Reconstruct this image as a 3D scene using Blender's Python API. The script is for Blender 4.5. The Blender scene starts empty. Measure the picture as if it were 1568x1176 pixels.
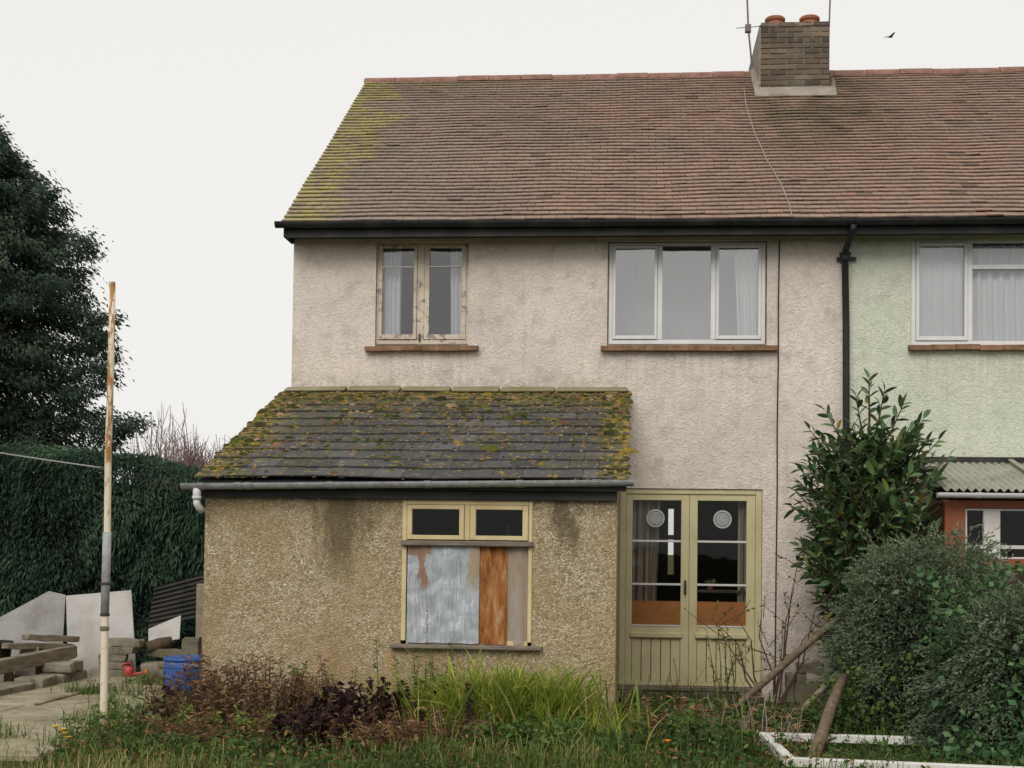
import bpy, math, random
import numpy as np
from mathutils import Vector, Matrix, noise as mnoise

random.seed(7)
rng = np.random.default_rng(11)
R = math.radians
scene = bpy.context.scene
COL = scene.collection

# ------------------------------------------------------------------ camera
CAM_POS = Vector((0.0, -15.2, 1.6))
yaw, pitch, roll = R(4.954), R(1.918), R(0.727)
fwd = Vector((-math.sin(yaw) * math.cos(pitch), math.cos(yaw) * math.cos(pitch), math.sin(pitch)))
right = Vector((math.cos(yaw), math.sin(yaw), 0))
up = right.cross(fwd)
r2 = right * math.cos(roll) + up * math.sin(roll)
u2 = up * math.cos(roll) - right * math.sin(roll)
cd = bpy.data.cameras.new('camera')
cam = bpy.data.objects.new('camera', cd)
COL.objects.link(cam)
cam.matrix_world = Matrix(((r2.x, u2.x, -fwd.x, CAM_POS.x), (r2.y, u2.y, -fwd.y, CAM_POS.y),
                           (r2.z, u2.z, -fwd.z, CAM_POS.z), (0, 0, 0, 1)))
cd.sensor_width = 36.0
cd.lens = 36.0 * 2154 / 1568
cd.shift_x = 5.05 / 1568
cd.shift_y = 179.5 / 1568
cd.clip_start = 0.1
cd.clip_end = 1500
scene.camera = cam

# ------------------------------------------------------------------ sky, sun, exposure
SUN_EL, SUN_AZ = R(40), R(192)          # azimuth clockwise from +Y (sun behind and left of the camera)
world = bpy.data.worlds.new('World')
scene.world = world
world.use_nodes = True
wt = world.node_tree
wt.nodes.clear()
sky = wt.nodes.new('ShaderNodeTexSky')
sky.sky_type = 'NISHITA'
sky.sun_disc = False
sky.sun_elevation = SUN_EL
sky.sun_rotation = SUN_AZ
sky.air_density = 1.0
sky.dust_density = 3.0
hs = wt.nodes.new('ShaderNodeHueSaturation')
hs.inputs['Saturation'].default_value = 0.12
wt.links.new(sky.outputs[0], hs.inputs['Color'])
wm = wt.nodes.new('ShaderNodeMix')
wm.data_type = 'RGBA'
wm.inputs[0].default_value = 0.9       # thick even cloud over the clear sky
wt.links.new(hs.outputs[0], wm.inputs[6])
wm.inputs[7].default_value = (7.5, 7.4, 7.18, 1)
bg = wt.nodes.new('ShaderNodeBackground')
bg.inputs[1].default_value = 0.1
wt.links.new(wm.outputs[2], bg.inputs[0])
wo = wt.nodes.new('ShaderNodeOutputWorld')
wt.links.new(bg.outputs[0], wo.inputs[0])

sd = bpy.data.lights.new('sun', 'SUN')
sd.energy = 1.5
sd.angle = R(35)
sd.color = (1.0, 0.945, 0.87)
sun = bpy.data.objects.new('sun', sd)
COL.objects.link(sun)
to_sun = Vector((math.sin(SUN_AZ) * math.cos(SUN_EL), math.cos(SUN_AZ) * math.cos(SUN_EL), math.sin(SUN_EL)))
sun.rotation_euler = to_sun.to_track_quat('Z', 'Y').to_euler()
sun.location = (0, -20, 30)

vs = scene.view_settings
vs.view_transform = 'Standard'
vs.look = 'None'
vs.exposure = 0.3
vs.gamma = 1.0
vs.use_curve_mapping = False


# ------------------------------------------------------------------ node helper
class N:
    def __init__(s, name):
        s.m = bpy.data.materials.new(name)
        s.m.use_nodes = True
        s.t = s.m.node_tree
        s.t.nodes.clear()
        s.out = s.t.nodes.new('ShaderNodeOutputMaterial')
        s._pos = None

    def node(s, typ, **kw):
        n = s.t.nodes.new(typ)
        for k, v in kw.items():
            setattr(n, k, v)
        return n

    def put(s, sock, v):
        if isinstance(v, bpy.types.NodeSocket):
            s.t.links.new(v, sock)
        elif v is not None:
            if isinstance(v, tuple) and len(v) == 3 and sock.type == 'RGBA':
                v = v + (1,)
            sock.default_value = v

    def pos(s):
        if s._pos is None:
            s._pos = s.node('ShaderNodeNewGeometry').outputs['Position']
        return s._pos

    def objco(s):
        return s.node('ShaderNodeTexCoord').outputs['Object']

    def xyz(s, v=None):
        n = s.node('ShaderNodeSeparateXYZ')
        s.put(n.inputs[0], v or s.pos())
        return n.outputs

    def scale(s, v, sc):
        n = s.node('ShaderNodeVectorMath', operation='MULTIPLY')
        s.put(n.inputs[0], v)
        n.inputs[1].default_value = sc
        return n.outputs[0]

    def noise(s, scale, detail=3, rough=0.55, dist=0.0, vec=None, col=False):
        n = s.node('ShaderNodeTexNoise')
        s.put(n.inputs['Vector'], vec or s.pos())
        n.inputs['Scale'].default_value = scale
        n.inputs['Detail'].default_value = detail
        n.inputs['Roughness'].default_value = rough
        n.inputs['Distortion'].default_value = dist
        return n.outputs[1 if col else 0]

    def voro(s, scale, vec=None, feature='F1', rnd=1.0):
        n = s.node('ShaderNodeTexVoronoi', feature=feature)
        s.put(n.inputs['Vector'], vec or s.pos())
        n.inputs['Scale'].default_value = scale
        n.inputs['Randomness'].default_value = rnd
        return n.outputs

    def ramp(s, fac, stops, interp='LINEAR'):
        n = s.node('ShaderNodeValToRGB')
        n.color_ramp.interpolation = interp
        e = n.color_ramp.elements
        while len(e) < len(stops):
            e.new(0.5)
        for i, (p, c) in enumerate(stops):
            e[i].position = p
            if not isinstance(c, tuple):
                c = (c, c, c)
            e[i].color = c + (1,)
        s.put(n.inputs[0], fac)
        return n.outputs[0]

    def mix(s, fac, a, b, blend='MIX'):
        n = s.node('ShaderNodeMix', data_type='RGBA', blend_type=blend)
        s.put(n.inputs[0], fac)
        s.put(n.inputs[6], a)
        s.put(n.inputs[7], b)
        return n.outputs[2]

    def math(s, op, a, b=None, clamp=False):
        n = s.node('ShaderNodeMath', operation=op, use_clamp=clamp)
        s.put(n.inputs[0], a)
        if b is not None:
            s.put(n.inputs[1], b)
        return n.outputs[0]

    def rng(s, v, a, b, c=0.0, d=1.0):
        n = s.node('ShaderNodeMapRange', interpolation_type='SMOOTHSTEP')
        s.put(n.inputs[0], v)
        for i, q in enumerate((a, b, c, d)):
            n.inputs[i + 1].default_value = q
        return n.outputs[0]

    def attr(s, name='tint'):
        n = s.node('ShaderNodeAttribute', attribute_name=name)
        return n.outputs['Fac']

    def bump(s, h, strength=0.5, dist=0.02):
        n = s.node('ShaderNodeBump')
        n.inputs['Strength'].default_value = strength
        n.inputs['Distance'].default_value = dist
        s.put(n.inputs['Height'], h)
        return n.outputs[0]

    def bsdf(s, col, rough=0.85, metal=0.0, spec=0.3, normal=None):
        p = s.node('ShaderNodeBsdfPrincipled')
        s.put(p.inputs['Base Color'], col)
        s.put(p.inputs['Roughness'], rough)
        s.put(p.inputs['Metallic'], metal)
        s.put(p.inputs['Specular IOR Level'], spec)
        if normal is not None:
            s.put(p.inputs['Normal'], normal)
        s.t.links.new(p.outputs[0], s.out.inputs[0])
        return s.m


def m_render(name, c1, c2, c3, grime=True):
    n = N(name)
    big = n.noise(0.9, 3)
    mid = n.noise(5, 4, .6)
    tex = n.noise(17, 5, .62, 2.2)
    fine = n.noise(60, 3, .6)
    c = n.mix(n.rng(big, .35, .68), c1, c2)
    c = n.mix(n.math('MULTIPLY', n.rng(mid, .48, .7), .5), c, c3)
    c = n.mix(n.math('MULTIPLY', n.rng(tex, .55, .36), .34), c, c3)
    c = n.mix(n.math('MULTIPLY', n.rng(fine, .6, .75), .25), c, (c1[0] * 1.15, c1[1] * 1.15, c1[2] * 1.15))
    if grime:
        z = n.xyz()[2]
        x = n.xyz()[0]
        # splash dirt near the ground, algae above the lean-to flashing
        low = n.math('MULTIPLY', n.rng(z, 1.5, 0.0), n.rng(mid, .2, .7))
        c = n.mix(n.math('MULTIPLY', low, .65), c, (.17, .15, .12))
        fl = n.math('MULTIPLY', n.rng(z, 3.62, 3.3), n.rng(x, .05, -.15))
        fl = n.math('MULTIPLY', fl, n.rng(n.noise(9, 4, .7), .35, .65))
        c = n.mix(n.math('MULTIPLY', fl, .45), c, (.2, .18, .13))
        st = n.noise(3.5, 4, .6, 0, n.scale(n.pos(), (3.0, 1, .25)))
        stt = n.math('MULTIPLY', n.rng(st, .54, .72), .15)
        c = n.mix(stt, c, (.24, .2, .17))
        # run-off below the sills and a faint patched area right of the doors
        run = None
        for (xa, xb) in ((-2.92, -1.66), (-.34, 1.55), (2.92, 5.36)):
            q = n.math('MULTIPLY', n.rng(x, xa - .06, xa + .04), n.rng(x, xb + .06, xb - .04))
            run = q if run is None else n.math('MAXIMUM', run, q)
        run = n.math('MULTIPLY', run, n.math('MULTIPLY', n.rng(z, 2.9, 3.72), n.rng(z, 3.76, 3.74)))
        run = n.math('MULTIPLY', run, n.rng(n.noise(2.6, 4, .7, 0, n.scale(n.pos(), (5.0, 1, .2))), .38, .66))
        c = n.mix(n.math('MULTIPLY', run, .2), c, (.21, .18, .15))
        pk = n.rng(n.noise(.55, 2, .4, .6), .56, .60)
        c = n.mix(n.math('MULTIPLY', pk, .12), c, (.46, .42, .40))
        sp = n.rng(n.noise(11, 3, .6), .68, .73)
        c = n.mix(n.math('MULTIPLY', sp, .4), c, (.22, .19, .16))
    h = n.math('ADD', n.math('MULTIPLY', tex, 1.0), n.math('MULTIPLY', fine, .35))
    return n.bsdf(c, .95, 0, .1, n.bump(h, .7, .035))


def m_pebble():
    n = N('pebbledash')
    v = n.voro(64)
    v2 = n.voro(110)
    rc = n.xyz(v[1])[0]
    c = n.ramp(rc, [(0, (.22, .165, .095)), (.25, (.32, .25, .148)), (.55, (.415, .335, .21)), (.8, (.48, .40, .27)), (.97, (.64, .57, .44))])
    big = n.noise(1.3, 4, .6)
    c = n.mix(n.math('MULTIPLY', n.rng(big, .4, .66), .6), c, (.30, .215, .10))
    c = n.mix(n.math('MULTIPLY', n.rng(n.noise(7, 4, .6), .5, .68), .55), c, (.46, .38, .26))
    c = n.mix(n.rng(v[0], .5, .9), c, (.25, .19, .12))
    x, y, z = n.xyz()
    nz = n.noise(6, 4, .65, 0, n.scale(n.pos(), (1, 1, .35)))
    wob = n.math('MULTIPLY', n.math('SUBTRACT', nz, .5), .9)

    def streak(cx, w, z0, z1):
        d = n.math('ABSOLUTE', n.math('SUBTRACT', n.math('ADD', x, wob), cx))
        a = n.rng(n.math('ADD', d, n.math('MULTIPLY', n.rng(z, 2.0, z0), w * .6)), w, 0.0)
        return n.math('MULTIPLY', a, n.rng(z, z0, z1))
    s1 = streak(-2.52, .36, .95, 1.75)
    s2 = streak(-.57, .26, 1.25, 1.8)
    s3 = streak(-2.2, .14, 1.45, 2.05)
    s4 = streak(-.22, .1, 1.75, 2.05)
    s5 = n.math('MULTIPLY', n.rng(z, 1.9, 2.05), n.rng(nz, .35, .6))
    s = n.math('MAXIMUM', n.math('MAXIMUM', n.math('MULTIPLY', s1, 1.3, True), n.math('MULTIPLY', s2, 1.3, True)), n.math('MAXIMUM', n.math('MULTIPLY', s3, .6), n.math('MAXIMUM', n.math('MULTIPLY', s4, .7), n.math('MULTIPLY', s5, .6))))
    c = n.mix(n.math('MULTIPLY', s, .72), c, (.085, .068, .036))
    # ochre algae patch low in the middle, a bare render strip below the sill's end
    c = n.mix(n.math('MULTIPLY', n.math('MULTIPLY', n.rng(z, 1.3, .2), n.rng(n.noise(2.2, 4, .6), .4, .65)), .45), c, (.3, .18, .06))
    strip = n.math('MULTIPLY', n.rng(n.math('ABSOLUTE', n.math('SUBTRACT', x, -2.08)), .045, .03), n.rng(z, .74, .70))
    c = n.mix(n.math('MULTIPLY', strip, .8), c, (.40, .27, .14))
    h = n.math('ADD', n.rng(v[0], .6, 0), n.math('MULTIPLY', n.rng(v2[0], .6, 0), .4))
    return n.bsdf(c, .9, 0, .25, n.bump(h, .75, .01))


def m_tile():
    n = N('clay_tile')
    t = n.attr()
    c = n.ramp(t, [(0, (.12, .085, .07)), (.12, (.235, .165, .132)), (.45, (.285, .198, .152)), (.8, (.335, .218, .158)), (.93, (.36, .215, .155)), (1, (.26, .15, .125))])
    big = n.noise(.75, 4, .6)
    x, y, z = n.xyz()
    c = n.mix(n.math('MULTIPLY', n.rng(big, .46, .68), .5), c, (.215, .175, .148))
    left = n.math('MULTIPLY', n.rng(x, .5, -3.5), .5)
    c = n.mix(left, c, (.235, .205, .178))
    # soot and green algae under the chimney
    ch = n.math('MULTIPLY', n.math('MULTIPLY', n.rng(x, 1.2, 1.9), n.rng(x, 3.6, 2.6)), n.rng(n.noise(2, 4), .3, .6))
    c = n.mix(n.math('MULTIPLY', n.math('MULTIPLY', ch, n.rng(z, 5.6, 7.4)), .75), c, (.105, .09, .05))
    # the yellow-green lichen of the verge
    ed = n.math('ADD', n.math('SUBTRACT', x, -3.75), n.math('MULTIPLY', n.math('SUBTRACT', n.noise(1.6, 4, .65, 0, n.scale(n.pos(), (1.0, 1, 1.6))), .5), 2.3))
    m = n.rng(ed, .62, .28)
    m = n.math('MULTIPLY', m, n.rng(n.noise(7, 4, .7, 0, n.scale(n.pos(), (1, 1.5, 2.2))), .42, .52))
    m = n.math('MULTIPLY', m, n.rng(t, .03, .10))
    c = n.mix(n.math('MULTIPLY', m, .85), c, n.mix(n.noise(4, 3), (.37, .30, .10), (.33, .32, .12)))
    r = n.math('MULTIPLY', n.math('MULTIPLY', n.rng(z, 7.86, 8.08), n.rng(x, .4, -3)), n.rng(n.noise(6, 3), .45, .6))
    c = n.mix(n.math('MULTIPLY', r, .7), c, (.2, .19, .06))
    sp = n.rng(n.noise(38, 2), .64, .72)
    c = n.mix(n.math('MULTIPLY', sp, .5), c, (.4, .36, .3))
    c = n.mix(n.math('MULTIPLY', n.rng(n.noise(24, 4), .5, .7), .3), c, (.07, .055, .05))
    return n.bsdf(c, .92, 0, .15, n.bump(n.noise(90, 3), .4, .006))


def m_slate():
    n = N('slate')
    t = n.attr()
    c = n.ramp(t, [(0, (.035, .034, .034)), (.5, (.058, .057, .06)), (1, (.10, .098, .107))])
    x, y, z = n.xyz()
    g = n.math('ADD', n.noise(1.6, 4, .6), n.math('MULTIPLY', n.rng(z, 2.3, 3.3), .17))
    c = n.mix(n.math('MULTIPLY', n.rng(g, .5, .72), .75), c, (.05, .048, .03))
    e = n.math('MAXIMUM', n.rng(x, -3.2, -3.75), n.math('MAXIMUM', n.rng(x, -.42, -.08), n.rng(z, 2.95, 3.3)))
    k = n.math('ADD', n.noise(9.5, 4, .6), n.math('MULTIPLY', e, .15))
    c = n.mix(n.math('MULTIPLY', n.rng(k, .54, .64), .85), c, (.085, .085, .025))
    k2 = n.math('ADD', n.noise(13, 3, .6, 0, n.scale(n.pos(), (1, 1.1, 1))), n.math('MULTIPLY', e, .10))
    c = n.mix(n.math('MULTIPLY', n.rng(k2, .61, .67), .85), c, (.30, .19, .03))
    k3 = n.noise(16, 3, .6, 0, n.scale(n.pos(), (1.3, 1, 1)))
    c = n.mix(n.math('MULTIPLY', n.rng(k3, .63, .69), .7), c, (.29, .17, .11))
    k4 = n.noise(21, 2, .5)
    c = n.mix(n.math('MULTIPLY', n.rng(k4, .70, .74), .8), c, (.35, .35, .33))
    return n.bsdf(c, .72, 0, .35, n.bump(n.noise(45, 4), .5, .008))


def m_paint(name, col, wear, under, rough=.6, grime=(.2, .17, .12), gk=.3, spec=.3):
    n = N(name)
    a = n.noise(11, 5, .65, .4)
    c = n.mix(n.math('MULTIPLY', n.rng(n.noise(3, 3), .35, .7), gk), col, grime)
    c = n.mix(n.math('MULTIPLY', n.rng(n.noise(70, 3), .45, .7), gk * .5), c, grime)
    k = n.rng(a, .72 - wear * .4, .78 - wear * .4)
    c = n.mix(k, c, under)
    return n.bsdf(c, rough, 0, spec, n.bump(n.math('ADD', k, n.math('MULTIPLY', n.noise(50, 3), .4)), .3, .004))


def m_wood(name, c1, c2, axis=(1, 1, .12), sc=30, rough=.9):
    n = N(name)
    g = n.noise(sc, 5, .65, .3, n.scale(n.pos(), axis))
    c = n.mix(n.rng(g, .3, .7), c1, c2)
    c = n.mix(n.math('MULTIPLY', n.rng(n.noise(4, 3), .4, .75), .45), c, (c1[0] * .5, c1[1] * .5, c1[2] * .5))
    return n.bsdf(c, rough, 0, .15, n.bump(g, .5, .008))


def m_plain(name, col, rough=.6, var=.2, sc=12, spec=.3, metal=0.0, bump=.2):
    n = N(name)
    k = n.noise(sc, 4, .6)
    c = n.mix(n.rng(k, .3, .7), col, tuple(q * (1 - var) for q in col))
    c = n.mix(n.math('MULTIPLY', n.rng(n.noise(2.2, 3), .45, .75), var), c, (.12, .1, .08))
    return n.bsdf(c, rough, metal, spec, n.bump(n.noise(sc * 4, 3), bump, .005))


def m_glass(name, refl, tint=(1, 1, 1), k=1.0):
    n = N(name)
    tr = n.node('ShaderNodeBsdfTransparent')
    tr.inputs[0].default_value = tint + (1,)
    gl = n.node('ShaderNodeBsdfGlossy')
    gl.inputs['Roughness'].default_value = .03
    b = n.bump(n.noise(1.7, 2), .12, .05)
    n.put(gl.inputs['Normal'], b)
    fr = n.node('ShaderNodeFresnel')
    fr.inputs[0].default_value = 1.5
    mx = n.node('ShaderNodeMixShader')
    n.put(mx.inputs[0], n.math('ADD', n.math('MULTIPLY', fr.outputs[0], k), refl, True))
    n.t.links.new(tr.outputs[0], mx.inputs[1])
    n.t.links.new(gl.outputs[0], mx.inputs[2])
    n.t.links.new(mx.outputs[0], n.out.inputs[0])
    return n.m


def m_leaf(name, stops, trans=.3, rough=.6, spec=.25, info=False):
    n = N(name)
    if info:
        t = n.node('ShaderNodeObjectInfo').outputs['Random']
    else:
        t = n.attr()
    c = n.ramp(t, stops)
    c = n.mix(n.math('MULTIPLY', n.rng(n.noise(2.5, 3), .4, .7), .3), c, tuple(q * .7 for q in stops[0][1]))
    p = n.node('ShaderNodeBsdfPrincipled')
    n.put(p.inputs['Base Color'], c)
    p.inputs['Roughness'].default_value = rough
    p.inputs['Specular IOR Level'].default_value = spec
    tl = n.node('ShaderNodeBsdfTranslucent')
    n.put(tl.inputs[0], c)
    mx = n.node('ShaderNodeMixShader')
    mx.inputs[0].default_value = trans
    n.t.links.new(p.outputs[0], mx.inputs[1])
    n.t.links.new(tl.outputs[0], mx.inputs[2])
    n.t.links.new(mx.outputs[0], n.out.inputs[0])
    return n.m


def m_brick():
    n = N('chimney_brick')
    t = n.attr()
    c = n.ramp(t, [(0, (.075, .06, .05)), (.4, (.125, .098, .075)), (.75, (.17, .13, .095)), (1, (.2, .155, .115))])
    z = n.xyz()[2]
    c = n.mix(n.math('MULTIPLY', n.rng(n.noise(5, 4), .45, .68), n.rng(z, 7.9, 8.5, .3, .8)), c, (.06, .058, .055))
    c = n.mix(n.math('MULTIPLY', n.rng(n.noise(7, 4), .56, .68), .6), c, (.15, .17, .11))
    return n.bsdf(c, .95, 0, .1, n.bump(n.noise(50, 4), .5, .008))


def m_galv():
    n = N('galvanised_sheet')
    x, y, z = n.xyz()
    c = n.ramp(n.noise(6, 5, .65, .8), [(.25, (.22, .245, .265)), (.46, (.34, .375, .405)), (.6, (.46, .495, .53)), (.72, (.70, .73, .75))])
    c = n.mix(n.math('MULTIPLY', n.rng(n.noise(30, 3, .6, 0, n.scale(n.pos(), (2, 1, .2))), .48, .66), .55), c, (.2, .21, .22))
    # run-off rust down two lines and along the head, tan wear on the right edge
    wob = n.math('MULTIPLY', n.math('SUBTRACT', n.noise(8, 4), .5), .14)
    d1 = n.math('ABSOLUTE', n.math('SUBTRACT', n.math('ADD', x, wob), -1.81))
    r1 = n.math('MULTIPLY', n.rng(d1, .05, .02), n.rng(z, 1.18, 1.3))
    r2_ = n.math('MULTIPLY', n.rng(n.math('ADD', z, n.math('MULTIPLY', wob, 1.6)), 1.52, 1.56), n.rng(x, -1.72, -1.76))
    r3 = n.math('MULTIPLY', n.rng(n.math('ABSOLUTE', n.math('SUBTRACT', x, -1.765)), .014, .006), n.math('MULTIPLY', n.rng(n.noise(60, 2), .45, .55), n.rng(z, 1.15, 1.1)))
    rr = n.math('MAXIMUM', n.math('MAXIMUM', r1, r2_), r3)
    c = n.mix(n.math('MULTIPLY', rr, .85), c, n.mix(n.noise(18, 3), (.30, .14, .05), (.14, .055, .03)))
    e = n.rng(n.math('ADD', n.math('ADD', x, n.math('MULTIPLY', wob, .5)), n.math('MULTIPLY', z, -.12)), -1.60, -1.555)
    c = n.mix(n.math('MULTIPLY', n.math('MULTIPLY', e, n.rng(z, 1.15, 1.4)), .8), c, (.33, .23, .12))
    return n.bsdf(c, .55, .25, .4, n.bump(n.noise(20, 4), .25, .01))


def m_rust(name, stops, sc=9):
    n = N(name)
    g = n.noise(sc, 6, .7, .5, n.scale(n.pos(), (1.6, 1, .35)))
    c = n.ramp(g, stops)
    return n.bsdf(c, .85, 0, .2, n.bump(n.noise(35, 4), .4, .006))


def m_ground():
    n = N('garden_soil')
    c = n.ramp(n.noise(1.4, 5, .65), [(.3, (.045, .034, .02)), (.5, (.06, .06, .022)), (.7, (.045, .075, .025))])
    c = n.mix(n.rng(n.noise(22, 4, .7), .45, .7), c, (.09, .075, .04))
    return n.bsdf(c, 1.0, 0, .05, n.bump(n.noise(18, 5, .7), .8, .05))


def m_concrete(name, a, b, c3):
    n = N(name)
    c = n.mix(n.rng(n.noise(2.1, 5, .6, .5), .38, .66), a, b)
    c = n.mix(n.math('MULTIPLY', n.rng(n.noise(6, 5, .7), .5, .68), .7), c, c3)
    c = n.mix(n.math('MULTIPLY', n.rng(n.noise(60, 3), .5, .7), .3), c, (.12, .11, .09))
    return n.bsdf(c, .95, 0, .15, n.bump(n.noise(40, 5), .5, .012))


def m_curtain(name, col, rough=.9, stripes=None):
    n = N(name)
    c = col
    if stripes:
        x = n.xyz()[0]
        w = n.math('SINE', n.math('MULTIPLY', x, 95.0))
        c = n.mix(n.rng(w, -.2, .4), col, stripes)
    p = n.node('ShaderNodeBsdfPrincipled')
    n.put(p.inputs['Base Color'], c)
    p.inputs['Roughness'].default_value = rough
    p.inputs['Specular IOR Level'].default_value = .1
    tl = n.node('ShaderNodeBsdfTranslucent')
    n.put(tl.inputs[0], c)
    mx = n.node('ShaderNodeMixShader')
    mx.inputs[0].default_value = .15
    n.t.links.new(p.outputs[0], mx.inputs[1])
    n.t.links.new(tl.outputs[0], mx.inputs[2])
    n.t.links.new(mx.outputs[0], n.out.inputs[0])
    return n.m


def m_pole():
    n = N('flaking_pole_paint')
    p = n.pos()
    k = n.noise(13, 5, .7, .4, n.scale(p, (1.5, 1.5, .35)))
    z = n.xyz()[2]
    th = n.math('ADD', k, n.rng(z, 1.2, 2.6, -.12, .0))
    c = n.mix(n.rng(th, .47, .55), (.66, .58, .45), (.34, .17, .065))
    c = n.mix(n.rng(n.noise(9, 3), .62, .7), c, (.34, .27, .08))
    return n.bsdf(c, .8, 0, .2, n.bump(k, .4, .006))


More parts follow.
